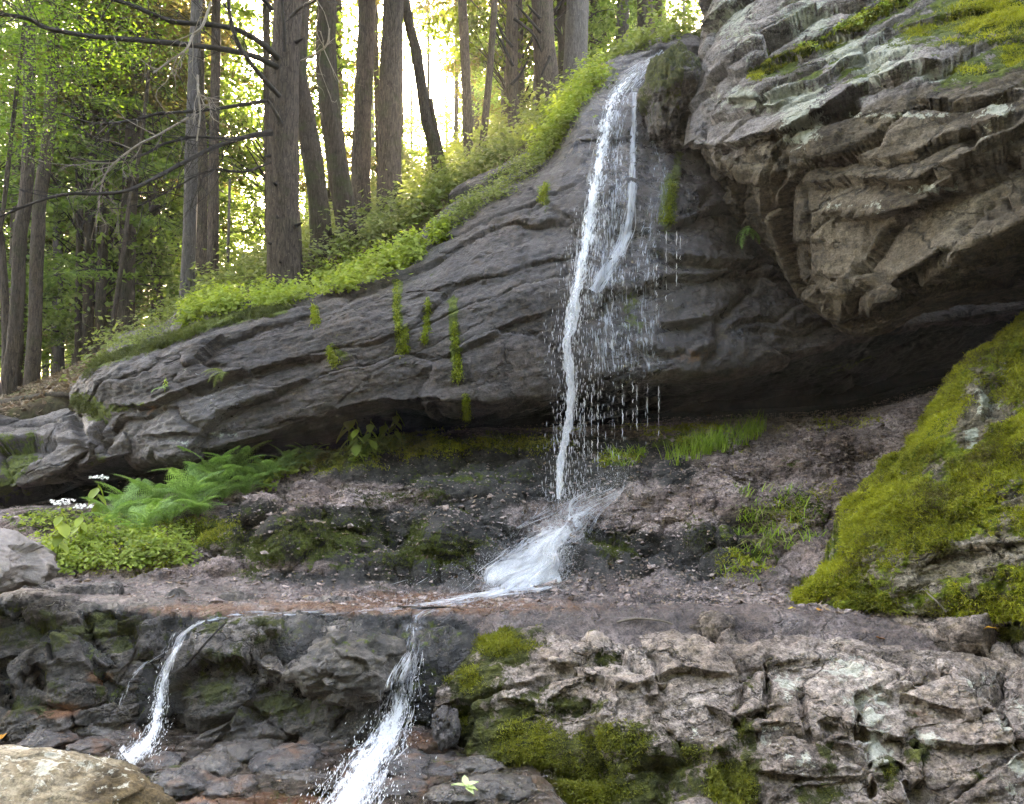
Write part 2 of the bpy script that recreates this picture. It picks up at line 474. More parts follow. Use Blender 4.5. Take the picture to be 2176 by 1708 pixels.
M_OUT = rock_mat('lichen_grey_pink_rock', [(.070, .054, .044), (.215, .168, .138), (.44, .365, .312), (.31, .235, .17)], lich=(.64, .63, .52), bump=.85, grain=1.2, cscale=2.0, mossc=((.018, .022, .007), (.062, .066, .015), (.17, .18, .03)))
M_MOSSB = rock_mat('moss_covered_rock', [(.05, .042, .028), (.15, .125, .085), (.40, .34, .27), (.2, .16, .1)], mossc=((.030, .045, .006), (.15, .19, .015), (.30, .34, .03)), bump=.9, grain=1.2)
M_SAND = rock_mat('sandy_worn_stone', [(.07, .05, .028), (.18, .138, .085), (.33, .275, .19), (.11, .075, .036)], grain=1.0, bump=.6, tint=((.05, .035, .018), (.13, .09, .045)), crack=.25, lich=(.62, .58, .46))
M_GREY = plain_rock_mat('split_grey_stone', (.09, .075, .065), (.36, .31, .28), scale=14)

# ================================================================ the long slab
SL = [
 [(200,800,8.8),(165,822,8.3),(158,840,8.1),(160,858,8.05),(175,870,8.0),(190,882,8.05),(210,888,8.3),(230,888,8.7),(240,890,9.2)],
 [(260,720,9.0),(212,768,7.8),(205,805,7.5),(215,850,7.45),(235,895,7.4),(255,935,7.35),(270,972,7.4),(280,987,8.0),(290,1002,9.1)],
 [(345,700,9.0),(320,737,7.6),(320,790,7.2),(325,850,7.1),(330,905,7.0),(335,945,6.95),(340,974,7.0),(345,988,7.7),(350,1004,9.1)],
 [(450,640,9.0),(450,692,7.5),(450,745,7.15),(450,810,7.05),(450,870,6.95),(450,925,6.9),(450,960,6.95),(455,975,7.7),(460,992,9.1)],
 [(600,610,9.0),(600,654,7.45),(600,705,7.1),(600,770,7.0),(600,830,6.95),(600,890,6.9),(600,930,7.0),(605,942,7.7),(610,962,9.2)],
 [(720,580,9.0),(720,634,7.4),(720,680,7.05),(720,745,6.95),(720,800,6.9),(720,850,6.9),(720,902,7.05),(725,922,7.8),(730,945,9.2)],
 [(850,520,9.0),(850,592,7.45),(850,645,7.1),(850,700,6.95),(850,760,6.9),(850,815,6.9),(850,868,6.95),(855,885,7.8),(860,920,9.2)],
 [(960,420,9.0),(960,517,7.5),(960,590,7.1),(960,670,6.95),(960,745,6.85),(960,815,6.8),(960,882,6.85),(965,900,7.7),(970,920,9.2)],
 [(1085,340,9.1),(1080,422,7.6),(1080,520,7.15),(1080,620,6.95),(1080,710,6.85),(1080,795,6.8),(1080,866,6.85),(1085,885,7.7),(1090,915,9.2)],
 [(1185,270,9.2),(1180,347,7.8),(1180,460,7.3),(1180,570,7.05),(1180,670,6.95),(1180,765,6.85),(1180,842,6.9),(1185,865,7.7),(1190,905,9.2)],
 [(1270,150,9.4),(1248,217,8.2),(1250,360,7.5),(1250,490,7.2),(1250,610,7.0),(1250,725,6.9),(1250,826,6.9),(1255,850,7.7),(1260,895,9.2)],
 [(1370,95,9.6),(1325,160,8.6),(1330,310,7.7),(1330,450,7.3),(1330,580,7.1),(1330,700,6.95),(1330,810,6.9),(1335,835,7.7),(1340,890,9.2)],
 [(1440,85,10.),(1400,117,9.0),(1410,300,7.9),(1410,450,7.4),(1410,580,7.15),(1410,700,7.0),(1410,798,6.95),(1415,825,7.8),(1420,880,9.2)],
 [(1500,80,10.),(1500,130,9.0),(1500,330,8.0),(1500,460,7.5),(1500,580,7.2),(1500,690,7.05),(1500,793,7.0),(1505,820,7.8),(1510,870,9.2)],
 [(1620,200,10.),(1620,300,9.0),(1620,420,8.3),(1620,530,7.7),(1620,620,7.4),(1620,700,7.2),(1620,775,7.15),(1625,800,7.8),(1630,860,9.2)],
 [(1740,300,10.),(1740,450,9.0),(1740,560,8.3),(1740,620,7.8),(1740,670,7.55),(1740,710,7.4),(1740,745,7.35),(1745,770,8.0),(1750,850,9.2)],
 [(1860,400,10.),(1860,560,9.0),(1860,630,8.3),(1860,655,8.0),(1860,675,7.8),(1860,692,7.7),(1860,708,7.7),(1865,740,8.2),(1870,830,9.2)],
 [(2020,400,10.),(2020,560,9.2),(2020,620,8.6),(2020,640,8.3),(2020,655,8.1),(2020,668,8.0),(2020,685,8.0),(2025,720,8.5),(2030,800,9.3)],
 [(2320,380,10.),(2320,520,9.2),(2320,590,8.6),(2320,610,8.3),(2320,625,8.1),(2320,640,8.0),(2320,655,8.0),(2325,690,8.5),(2330,760,9.3)]]
slab = Sheet(widen(SL, 0, 700), 960, 400)
rock_push(slab, lump=.06, block=.055, bscale=(.6, .6, 2.2), strata=.012, fine=.015, seed=2.0)
FR = (1.0, 6.3)
ledges(slab, [
    ([(235,862),(300,868),(345,850),(400,826),(455,800),(520,792),(560,778),(620,760),(700,752)], .10, 26, 10),
    ([(690,872),(740,858),(800,848),(880,848),(965,858)], .09, 30, 10),
    ([(930,760),(985,735),(1050,700),(1115,676),(1180,655)], .06, 30, 16),
    ([(1100,372),(1180,440),(1240,470)], .03, 30, 10),
    ([(1110,690),(1160,720),(1215,760)], .04, 26, 10),
    ([(1390,690),(1450,684),(1520,672)], .08, 20, 12),
    ([(1320,590),(1375,600)], .05, 24, 10),
    ([(1330,735),(1400,742),(1480,750),(1530,735)], .06, 26, 10),
    ([(1380,530),(1440,545),(1500,552),(1560,560),(1640,545)], .09, 30, 12),
    ([(1550,690),(1620,672),(1690,690),(1760,672),(1830,668)], .05, 24, 10),
    ([(560,905),(640,890),(720,880)], .05, 22, 10),
    ([(300,925),(360,916),(432,925)], .05, 22, 10),
    ([(460,660),(600,668),(720,650),(820,625)], .02, 30, 10),
    ([(860,640),(960,600),(1080,590)], .02, 40, 14)], FR)
carves(slab, [([(1590,560),(1600,610),(1550,660),(1528,680),(1530,735),(1500,775)], .09, 9), ([(1130,440),(1105,520),(1130,600)], .02, 6),
    ([(1310,300),(1305,420),(1312,520)], .07, 12), ([(440,690),(380,715),(330,760)], .03, 10), ([(1690,620),(1750,640),(1775,690)], .04, 6)], FR)
sh_ = slab
sh_.push(.012 * fbm(sh_.V * 14, 3, .6), 2)
V = slab.V; N = slab.normals(2)
wet = np.clip(blobs(V, [(1320,330,150,200,1), (1330,560,150,170,1), (1330,740,130,110,1), (1420,420,110,160,.9), (1190,520,90,150,.5), (1060,620,160,120,.35),
     (880,560,120,90,.3), (470,860,60,70,.9), (380,900,60,60,.5), (1560,700,100,80,.7), (1720,650,90,70,.55), (1300,170,90,90,1)]) + .25 * fbm(V * np.array([3, 3, .6]), 3), 0, 1)
moss = np.clip(strokes(V, [([(845,600),(843,660),(852,740)], 13, .95), ([(905,640),(912,700)], 6, .8), ([(962,640),(965,720),(972,800)], 13, .95),
     ([(990,850),(992,890)], 12, .9), ([(668,655),(672,680)], 10, .9), ([(700,740),(740,760)], 18, .6), ([(1420,390),(1415,470)], 24, .8),
     ([(1440,330),(1430,440)], 16, .7), ([(1340,640),(1345,690)], 34, .6), ([(200,770),(320,735),(440,690),(600,655)], 16, .9),
     ([(170,850),(220,880)], 26, .8), ([(232,870),(300,860)], 14, .6), ([(920,590),(900,620)], 50, .30), ([(1150,400),(1160,430)], 14, .7), ([(1745,790),(1850,760)], 20, .45)]), 0, 1)
lich = blobs(V, [(385,940,60,22,.42), (470,925,60,10,.55), (400,975,60,8,.5), (420,790,60,12,.35)])
rust = blobs(V, [(1480,760,120,26,.45), (330,880,40,50,.35), (1290,640,40,30,.3)])
moss = np.maximum(moss, strokes(V, [([(845,600),(850,760)], 34, .36), ([(965,640),(972,830)], 34, .36), ([(906,620),(902,720)], 26, .32), ([(700,720),(745,790)], 40, .34), ([(1418,380),(1415,480)], 44, .4), ([(1150,385),(1160,440)], 24, .36)]))
so = slab.build('rock_slab', M_SLAB, dict(moss=moss, wet=wet, lichen=lich, rust=rust, tint=sstep(6.2, 6.7, slab.rowt)))  # tint blackens the underside rows, undercut shade put into the colour
tag(so, 'long dark tilted rock slab that the tall waterfall slides over', 'rock slab')
BVHS['slab'] = slab.bvh()

# lower block running out of the frame on the left
LB = [
 [(-260,880,9.2),(-260,905,8.4),(-260,940,8.05),(-260,990,7.9),(-260,1040,7.8),(-260,1075,7.9),(-260,1085,8.5),(-260,1100,9.3)],
 [(-60,880,9.2),(-60,912,8.3),(-60,945,7.9),(-60,990,7.75),(-60,1030,7.65),(-60,1062,7.75),(-60,1072,8.4),(-60,1090,9.3)],
 [(40,890,9.2),(40,922,8.2),(40,950,7.75),(40,985,7.6),(40,1015,7.55),(40,1042,7.6),(45,1056,8.3),(50,1076,9.3)],
 [(150,880,9.0),(150,918,8.1),(150,940,7.65),(150,965,7.5),(150,985,7.45),(150,1004,7.5),(155,1018,8.2),(160,1040,9.3)],
 [(190,870,9.0),(195,888,8.0),(200,910,7.5),(205,940,7.3),(208,965,7.25),(210,990,7.3),(215,1008,8.0),(220,1030,9.3)],
 [(250,850,9.0),(250,880,7.7),(255,905,7.25),(260,930,7.12),(265,955,7.1),(270,978,7.2),(280,996,8.0),(290,1015,9.3)],
 [(330,860,9.0),(320,890,7.5),(320,915,7.3),(320,940,7.25),(320,955,7.25),(320,970,7.35),(330,990,8.0),(340,1010,9.3)]]
lb = Sheet(widen(LB, 600), 480, 170)
rock_push(lb, lump=.05, block=.10, bscale=(1.3, 1.3, 2.2), strata=.03, fine=.016, seed=5.0)
carves(lb, [([(160,890),(172,960),(150,1000)], .12, 10), ([(250,905),(212,960)], .08, 8)])
V = lb.V
m = np.clip(strokes(V, [([(70,940),(30,990),(5,1040)], 34, .75), ([(60,1045),(20,1050)], 18, .5), ([(190,888),(250,880)], 10, .8), ([(215,975),(195,985)], 16, .6), ([(-60,930),(20,930)], 20, .6)]), 0, 1)
o = lb.build('rock_block', M_SLAB, dict(moss=m, wet=.15 + 0 * m, lichen=0 * m, rust=0 * m, tint=sstep(5.2, 5.8, lb.rowt)))  # underside rows tinted near black, painted shade as on the slab
tag(o, 'low dark rock block with a green mossy streak at the left end of the slab', 'rock block')
BVHS['block'] = lb.bvh()

# ================================================================ overhanging layered boulder
OB = [
 [(1510,-260,11),(1492,-40,9.6),(1488,60,8.8),(1486,150,8.2),(1470,225,7.6),(1452,290,7.25),(1462,330,7.3),(1490,370,7.7),(1530,440,8.6)],
 [(1560,-260,11),(1530,-60,9.0),(1525,50,8.2),(1522,150,7.4),(1518,225,7.0),(1510,300,6.85),(1512,350,6.9),(1530,395,7.5),(1570,480,8.6)],
 [(1640,-260,11),(1615,-60,8.4),(1610,50,7.5),(1610,160,6.7),(1610,240,6.45),(1610,320,6.4),(1612,385,6.55),(1622,440,7.1),(1640,560,8.2)],
 [(1730,-260,10.6),(1700,-60,7.9),(1700,60,7.0),(1700,175,6.35),(1700,270,6.1),(1700,380,6.05),(1700,480,6.15),(1706,585,6.5),(1725,650,7.7)],
 [(1840,-260,10.2),(1815,-60,7.5),(1815,60,6.6),(1815,175,6.0),(1815,285,5.75),(1815,390,5.65),(1817,530,5.75),(1822,668,5.85),(1850,690,7.6)],
 [(1960,-260,9.8),(1940,-60,7.1),(1940,60,6.2),(1940,175,5.65),(1940,285,5.4),(1940,380,5.25),(1940,490,5.3),(1945,600,5.35),(1965,655,7.4)],
 [(2090,-260,9.4),(2080,-60,6.8),(2080,60,5.9),(2080,170,5.4),(2080,275,5.15),(2080,355,5.0),(2080,450,5.0),(2085,542,5.0),(2095,640,7.1)],
 [(2260,-260,9.0),(2250,-60,6.5),(2250,55,5.6),(2250,160,5.15),(2250,255,4.9),(2250,335,4.75),(2250,400,4.7),(2255,465,4.7),(2265,610,6.9)],
 [(2520,-260,8.6),(2500,-60,6.2),(2500,50,5.3),(2500,150,4.9),(2500,240,4.65),(2500,310,4.5),(2500,360,4.45),(2505,420,4.45),(2515,580,6.7)]]
ob = Sheet(widen(OB, 0, 700), 640, 460)
rock_push(ob, lump=.03, block=.10, bscale=(.8, .8, 2.4), strata=.012, fine=.018, seed=8.0)
ledges(ob, [
    ([(1500,170),(1540,155),(1583,147)], .10, 26, 10),
    ([(1600,150),(1617,143),(1700,110),(1757,90),(1850,33),(1907,0),(1960,-40)], .10, 26, 14),
    ([(1530,205),(1600,215),(1660,190),(1730,170),(1800,130),(1880,110)], .09, 22, 12),
    ([(1500,255),(1560,240),(1640,222),(1690,190)], .07, 20, 12),
    ([(1450,300),(1557,310),(1637,283),(1737,247),(1803,200),(1867,167),(1933,140),(2040,130)], .14, 24, 12),
    ([(1697,318),(1760,288),(1823,258),(1883,250),(2000,252),(2175,232),(2260,215)], -.10, 40, 16),
    ([(1697,333),(1783,345),(1833,337),(1880,343),(1957,333),(2017,300),(2067,285),(2175,255)], .10, 14, 20),
    ([(1940,215),(2010,225),(2100,205),(2180,190)], .10, 26, 12),
    ([(1707,392),(1850,383),(1943,383),(2033,347),(2100,300),(2175,280),(2260,262)], .11, 40, 16),
    ([(1730,452),(1833,463),(1900,453),(1950,433),(2017,407),(2083,385),(2137,347),(2175,328),(2250,300)], .12, 44, 12),
    ([(1850,640),(1950,585),(2010,540),(2073,492),(2100,445),(2175,402),(2240,380)], -.10, 40, 20),
    ([(1500,375),(1560,382),(1620,400)], .10, 20, 10),
    ([(1790,664),(1817,668),(1900,620),(2017,575),(2100,530),(2175,488),(2300,430)], .20, 70, 6),
    ([(1640,562),(1720,602),(1790,640),(1817,668)], .10, 30, 6),
    ([(1640,500),(1700,515),(1780,520)], .05, 40, 12)], (.8, 7.2))
carves(ob, [([(1707,400),(1715,470),(1712,590)], .05, 7), ([(1833,460),(1845,520),(1800,600)], .05, 6), ([(2080,280),(2050,330),(2045,380)], .04, 7),
    ([(1512,170),(1500,240),(1490,290)], .08, 10), ([(1750,250),(1800,235),(1815,225)], .16, 11), ([(1660,330),(1655,385)], .10, 10), ([(1560,330),(1620,345)], .08, 12),
    ([(1625,330),(1700,300)], .05, 6), ([(1830,35),(1925,-20)], .05, 6), ([(2110,430),(2010,520),(1980,560)], .05, 7)], (.8, 7.2))
ob.push(.010 * fbm(ob.V * 13, 4, .6), 2)
V = ob.V; N = ob.normals(2); Xp, Yp = project(V)
up = sstep(.25, .7, N[:, 2])
moss = np.clip(strokes(V, [([(1600,155),(1700,110),(1757,88),(1850,33),(1920,-10)], 18, .95)]) + blobs(V, [(2120,40,170,70,.78), (1960,60,80,40,.5), (2060,150,90,40,.5), (2175,110,70,60,.75), (1810,150,60,25,.45), (1700,160,50,20,.5)]) + .35 * up * sstep(1560, 1720, Xp) * (1 - sstep(160, 330, Yp)), 0, 1)
lich = np.clip(blobs(V, [(1790,100,50,36,.66), (1850,140,60,50,.62), (1680,210,80,36,.6), (1590,210,60,26,.5), (1900,110,60,40,.5), (1700,255,50,30,.62), (2010,160,90,18,.75), (1950,245,240,12,.45), (1560,40,60,70,.36),
     (1720,40,80,50,.5), (2120,230,40,30,.6), (1990,400,70,16,.62), (1780,438,60,10,.5), (1700,290,60,30,.55), (2090,300,60,20,.35), (1860,440,30,20,.4)]), 0, 1)
rust = blobs(V, [(1850,540,140,60,.22), (1740,420,60,90,.25)])
wet = blobs(V, [(1480,200,18,110,.5)])
tint = np.clip(.95 * (1 - sstep(-90, 60, Yp - (330 - .30 * (Xp - 1500)) + 50 * fbm(V * 1.2, 3))) , 0, 1)
lich = np.clip(lich * 1.15 + .22 * tint + .12 * fbm(V * 1.7 + 4, 3), 0, 1)
o = ob.build('overhanging_boulder', M_BOULDER, dict(moss=moss, wet=wet, lichen=lich, rust=rust, tint=tint))
tag(o, 'huge brown layered boulder jutting out over the dark hollow, lichen on its upper ledges', 'boulder')
BVHS['boulder'] = ob.bvh()

# dark mossy knob beside the lip of the fall
def ball(name, c, r, mat, seed, n=110, lump=.25, lf=1.6, fine=.05, block=0.0, attrs=None, flat=None):
    u, v = np.meshgrid(np.linspace(0, 2 * math.pi, n, endpoint=False), np.linspace(0, math.pi, n // 2), indexing='ij')
    D = np.stack([np.cos(u) * np.sin(v), np.sin(u) * np.sin(v), np.cos(v)], -1).reshape(-1, 3)
    k = 1 + lump * fbm(D * lf + seed, 3) + fine * fbm(D * 6 + seed, 4, .6)
    if block:
        f1, f2, cid, off = worley(D * 1.7 + seed); k += block * _g[cid][:, 0] + block * (_g[cid] * off).sum(1)
    V = D * k[:, None] * np.array(r) + np.array(c)
    I = np.arange(n * (n // 2)).reshape(n, n // 2); J = np.roll(I, -1, 0)
    q = np.stack([I[:, :-1], I[:, 1:], J[:, 1:], J[:, :-1]], -1).reshape(-1, 4)
    at_ = attrs(V, D) if attrs else {'tone': np.full(len(V), .5)}
    BVHS[name + str(seed)] = BVHTree.FromPolygons(V.tolist(), q.tolist())
    return mesh_np(name, V, [q], mat, None, at_)
kn = ball('boulder', at(1424, 215, 7.95), (.30, .55, .46), M_STEP, 3.0, 200, .22, 1.3, .07, .05,
    lambda V, D: dict(moss=np.clip(.45 + .45 * D[:, 2] + .2 * (D[:, 0] < 0) , 0, .85), wet=.15 + 0 * D[:, 0], lichen=0 * D[:, 0], rust=0 * D[:, 0]))
tag(kn, 'dark moss hung knob of rock between the top of the waterfall and the layered boulder', 'boulder')

# ================================================================ bank of rubble and the wet shelf below it
GB = [
 [(-250,1120,9.3),(-250,1130,7.6),(-250,1150,6.8),(-250,1170,6.3),(-250,1200,5.8),(-250,1240,5.4),(-250,1270,5.0),(-250,1300,4.6),(-250,1600,4.6),(-250,1630,7.6)],
 [(20,1070,9.3),(10,1085,7.6),(5,1120,6.8),(0,1160,6.2),(0,1195,5.8),(0,1225,5.45),(0,1255,5.05),(0,1288,4.6),(0,1588,4.6),(0,1618,7.6)],
 [(200,1062,9.3),(200,1075,7.6),(200,1105,6.9),(200,1145,6.3),(200,1190,5.8),(200,1235,5.45),(200,1265,5.05),(200,1303,4.55),(200,1603,4.55),(200,1633,7.55)],
 [(420,1036,9.3),(420,1050,7.6),(420,1070,7.0),(420,1115,6.4),(420,1170,5.9),(420,1235,5.4),(420,1275,4.95),(420,1318,4.5),(420,1618,4.5),(420,1648,7.5)],
 [(600,985,9.3),(600,1000,7.7),(600,1030,7.1),(600,1090,6.5),(600,1160,5.95),(600,1235,5.4),(600,1280,4.95),(600,1320,4.5),(600,1620,4.5),(600,1650,7.5)],
 [(800,938,9.3),(800,955,7.8),(800,990,7.2),(800,1060,6.6),(800,1150,6.0),(800,1250,5.4),(800,1285,4.95),(800,1325,4.5),(800,1625,4.5),(800,1655,7.5)],
 [(1000,896,9.3),(1000,918,7.8),(1000,970,7.2),(1000,1050,6.6),(1000,1150,6.0),(1000,1262,5.35),(1000,1290,5.0),(1000,1328,4.5),(1000,1628,4.5),(1000,1658,7.5)],
 [(1200,886,9.3),(1200,915,7.8),(1200,980,7.1),(1200,1060,6.5),(1200,1150,6.0),(1200,1245,5.45),(1200,1285,5.0),(1200,1325,4.5),(1200,1625,4.5),(1200,1655,7.5)],
 [(1400,876,9.3),(1400,905,7.8),(1400,970,7.1),(1400,1060,6.45),(1400,1150,5.95),(1400,1235,5.5),(1400,1285,5.0),(1400,1325,4.5),(1400,1625,4.5),(1400,1655,7.5)],
 [(1600,866,9.3),(1600,900,7.8),(1600,965,7.0),(1600,1060,6.3),(1600,1150,5.85),(1600,1240,5.4),(1600,1285,5.0),(1600,1335,4.5),(1600,1635,4.5),(1600,1665,7.5)],
 [(1800,850,9.3),(1800,890,7.7),(1800,950,7.0),(1800,1040,6.3),(1800,1140,5.8),(1800,1240,5.35),(1800,1290,4.95),(1800,1350,4.5),(1800,1650,4.5),(1800,1680,7.5)],
 [(2000,795,9.3),(2000,840,7.6),(2000,910,6.9),(2000,1010,6.2),(2000,1130,5.7),(2000,1240,5.3),(2000,1290,4.9),(2000,1358,4.45),(2000,1658,4.45),(2000,1688,7.45)],
 [(2320,750,9.3),(2320,790,7.4),(2320,880,6.7),(2320,990,6.1),(2320,1130,5.6),(2320,1250,5.2),(2320,1300,4.8),(2320,1368,4.4),(2320,1668,4.4),(2320,1698,7.4)]]
gb = Sheet(widen(GB, 600, 700), 900, 480)
V = gb.V; Xp, Yp = project(V)
flat = sstep(4.6, 5.3, gb.rowt)
flat = np.where(gb.rowt > 7, 1, flat)
slope = sstep(.9, 2.0, gb.rowt) * (1 - flat)
rough_ = slope * (.45 + .8 * blobs(V, [(700,1130,260,90,1), (1300,1130,160,90,.6), (500,1150,140,60,.8), (1480,1180,120,60,.9)]))
p = V + 12
gb.push(.32 * rough_ * fbm(p * np.array([1.5, 1.5, 2.2]), 3), 5)
f1, f2, cid, off = worley((gb.V + .12 * np.stack([perlin(p * 4), perlin(p * 4 + 7), perlin(p * 4 + 21)], 1)) * np.array([2.6, 2.6, 3.6]))
gb.push((.20 * (.55 - f1) + .09 * _g[cid][:, 0]) * (rough_ + .08), 4)
p = gb.V
gb.push(.030 * (slope + .25) * fbm(bedframe(p) * np.array([2.2, 2.2, 10.]), 4, .6, True) * .6 + .016 * (.4 + slope) * fbm(p * 7, 5, .62), 3)
gb.push(.012 * fbm(p * 22, 3, .6, True) * (.4 + .6 * slope), 2)
_sh = sstep(4.4, 5.2, gb.rowt) * (gb.rowt < 6.9) * sstep(950, 1150, project(gb.V)[0])
gb.push(_sh * (.030 * fbm(gb.V * 4, 4, .6) + .022 * (.5 - worley(gb.V * 8)[0])), 3)
_fr = sstep(6.75, 7.0, gb.rowt) * (gb.rowt < 8) * (1 - sstep(1000, 1080, project(gb.V)[0]))
_w1, _w2, _wc, _wo = worley(gb.V * np.array([2.6, 2.6, 4.2]) + 3)
gb.push(_fr * (.10 * (.5 - _w1) + .07 * _g[_wc][:, 0] + .035 * fbm(gb.V * 5, 4, .6)), 4)
carves(gb, [([(1210,1120),(1290,1140),(1390,1150)], .10, 14), ([(640,1100),(800,1090),(900,1060)], .06, 10)], (1.5, 5))
V = gb.V
moss = np.clip(blobs(V, [(880,945,260,26,.75), (700,985,120,30,.7), (700,1150,210,90,.60), (900,1170,150,80,.56), (560,1170,100,50,.66), (420,1130,120,45,.8), (300,1175,160,50,.7), (120,1100,200,40,.6), (1080,940,180,30,.7), (1000,1010,300,50,.48), (560,1090,80,40,.5), (1310,975,70,30,.7),
    (1300,1160,90,36,.6), (1480,940,130,30,.85), (1700,1080,110,60,.62), (1600,1190,80,60,.6), (1680,985,90,20,.4), (1780,900,120,20,.5), (1500,1120,60,50,.4), (870,1060,160,26,.35), (530,1230,60,14,.5), (1540,1140,90,70,.45)]), 0, 1)
rust = np.clip(blobs(V, [(860,1283,380,30,.9), (440,1296,240,22,.75), (1150,1290,300,24,.55), (850,1285,330,20,.62), (1150,1285,200,16,.4), (560,1290,160,16,.5), (1270,1090,70,40,.3), (300,1040,80,16,.4)]), 0, 1)
wet = np.clip(.8 * flat + blobs(V, [(1150,1150,170,90,1), (1300,1180,110,60,.8), (900,1150,200,80,.45), (1000,1275,300,34,.9), (700,1290,300,24,.6), (1380,1010,60,50,.9), (1440,1190,90,70,.7), (1130,1000,300,60,.45), (1400,1270,200,20,.5)]), 0, 1)
tint = np.clip(blobs(V, [(720,1150,260,110,1.15), (930,1150,220,120,1.2), (560,1110,130,80,.9), (1330,1165,140,70,1.1), (1480,1170,100,90,1.0), (1050,1010,420,70,1.1), (640,1050,90,50,.6), (1150,1180,180,90,.9), (1430,1010,70,60,.8), (400,1180,70,40,.4), (1440,1270,180,24,.6), (620,1225,160,24,.7), (1000,950,560,36,1.0), (1560,1130,80,90,.6), (1050,1100,120,40,.7)]) - 1.1 * blobs(V, [(770,1052,130,20,1), (1380,1085,80,40,.9), (640,1200,160,14,.6), (1150,1105,60,24,.6)]) + .15 * fbm(V * 2.5, 3), 0, 1)
front = sstep(6.6, 7.1, gb.rowt) * sstep(1060, 960, Xp) if False else sstep(6.6, 7.1, gb.rowt) * (1 - sstep(950, 1060, Xp + 30 * perlin(V * 3))); tint = np.maximum(tint, front); tint = np.maximum(tint, 1.2 * (1 - sstep(.5, 1.15, gb.rowt))); wet = np.maximum(wet, front); moss = np.maximum(moss, .38 * front)  # back rows tinted near black: shade of the hollow painted in
go = gb.build('ground', M_BANK, dict(moss=moss, wet=wet, lichen=0 * wet, rust=rust, tint=tint)); tag(go, kind='structure', label='pinkish rubble bank and wet shelf under the slab')
BVHS['bank'] = gb.bvh()

# ================================================================ rocks of the front step
def step(name, ST, nc, nr, mat, seed, label, cat, mo=(), ro=(), we=(), li=(), carv=(), led=(), **kw):
    s = Sheet(ST, nc, nr)
    a = dict(lump=.06, block=.10, bscale=(2.2, 2.2, 3.4), strata=.03, fine=.02); a.update(kw)
    rock_push(s, seed=seed, **a)
    if led: ledges(s, led)
    if carv: carves(s, carv)
    s.push(.008 * fbm(s.V * 20 + seed, 3, .6), 2)
    V = s.V; z = np.zeros(len(V))
    f = lambda l, k: np.clip(blobs(V, l), 0, 1) if len(l) else z + k
    o = s.build(name, mat, dict(moss=f(mo, 0), wet=f(we, 0), lichen=f(li, 0), rust=f(ro, 0)))
    tag(o, label, cat); BVHS[name + str(seed)] = s.bvh()
    return s, o
S1 = [
 [(-170,1275,5.2),(-170,1302,4.6),(-170,1370,4.35),(-170,1450,4.25),(-170,1540,4.2),(-170,1640,4.2)],
 [(0,1258,5.2),(0,1290,4.6),(0,1370,4.3),(0,1450,4.2),(0,1530,4.1),(0,1640,4.1)],
 [(120,1263,5.2),(120,1295,4.6),(120,1370,4.3),(120,1440,4.2),(120,1520,4.1),(120,1640,4.1)],
 [(230,1272,5.2),(230,1300,4.6),(230,1375,4.35),(230,1440,4.25),(228,1520,4.15),(228,1640,4.1)],
 [(330,1282,5.2),(330,1315,4.65),(320,1390,4.45),(305,1450,4.35),(290,1520,4.25),(290,1640,4.2)],
 [(400,1290,5.2),(390,1325,4.85),(370,1400,4.7),(360,1460,4.6),(350,1530,4.5),(350,1640,4.4)]]
step('rock_step', widen(S1, 500), 480, 250, M_STEP, 21.0, 'mossy blocky rock step left of the narrow small cascade', 'rock step',
     mo=[(90,1340,140,60,.72), (230,1330,110,50,.7), (110,1440,90,60,.55), (60,1500,90,40,.6), (270,1380,70,40,.6), (230,1470,60,40,.55)], we=[(330,1400,40,120,.9), (100,1380,90,40,.25)], ro=[(210,1440,50,30,.6), (120,1510,120,24,.7)],
     carv=[([(-20,1470),(40,1450)], .3, 36), ([(180,1300),(190,1360),(240,1410)], .07, 8), ([(90,1330),(110,1400)], .06, 8)])
S2 = [
 [(400,1290,5.2),(365,1332,4.85),(355,1400,4.65),(350,1460,4.55),(345,1540,4.45),(345,1660,4.4)],
 [(425,1292,5.2),(420,1322,4.6),(402,1385,4.35),(388,1450,4.2),(378,1520,4.1),(375,1660,4.0)],
 [(550,1295,5.2),(550,1322,4.55),(545,1390,4.2),(545,1460,4.08),(545,1550,4.0),(545,1660,3.95)],
 [(700,1300,5.2),(700,1327,4.5),(700,1400,4.15),(700,1470,4.05),(700,1550,3.98),(700,1660,3.9)],
 [(800,1308,5.2),(800,1347,4.55),(805,1410,4.25),(790,1480,4.15),(770,1560,4.1),(760,1660,4.0)],
 [(870,1318,5.2),(850,1380,4.75),(838,1430,4.55),(818,1500,4.45),(803,1580,4.35),(793,1660,4.2)]]
step('rock_step', S2, 420, 260, M_STEP, 33.0, 'dark rounded dripping rock step between the two small cascades', 'rock step',
     mo=[(480,1400,110,50,.6), (430,1330,80,40,.66), (600,1350,180,40,.55), (640,1430,60,30,.6), (450,1470,100,60,.62), (600,1500,220,80,.56), (600,1320,240,18,.62)], we=[(400,1400,70,100,.9), (620,1480,200,80,.55), (690,1380,80,40,.3), (820,1450,50,90,.8)],
     led=[([(400,1415),(500,1405),(600,1440),(680,1470)], .12, 30, 12)], carv=[([(560,1330),(600,1400),(640,1470)], .06, 10)])
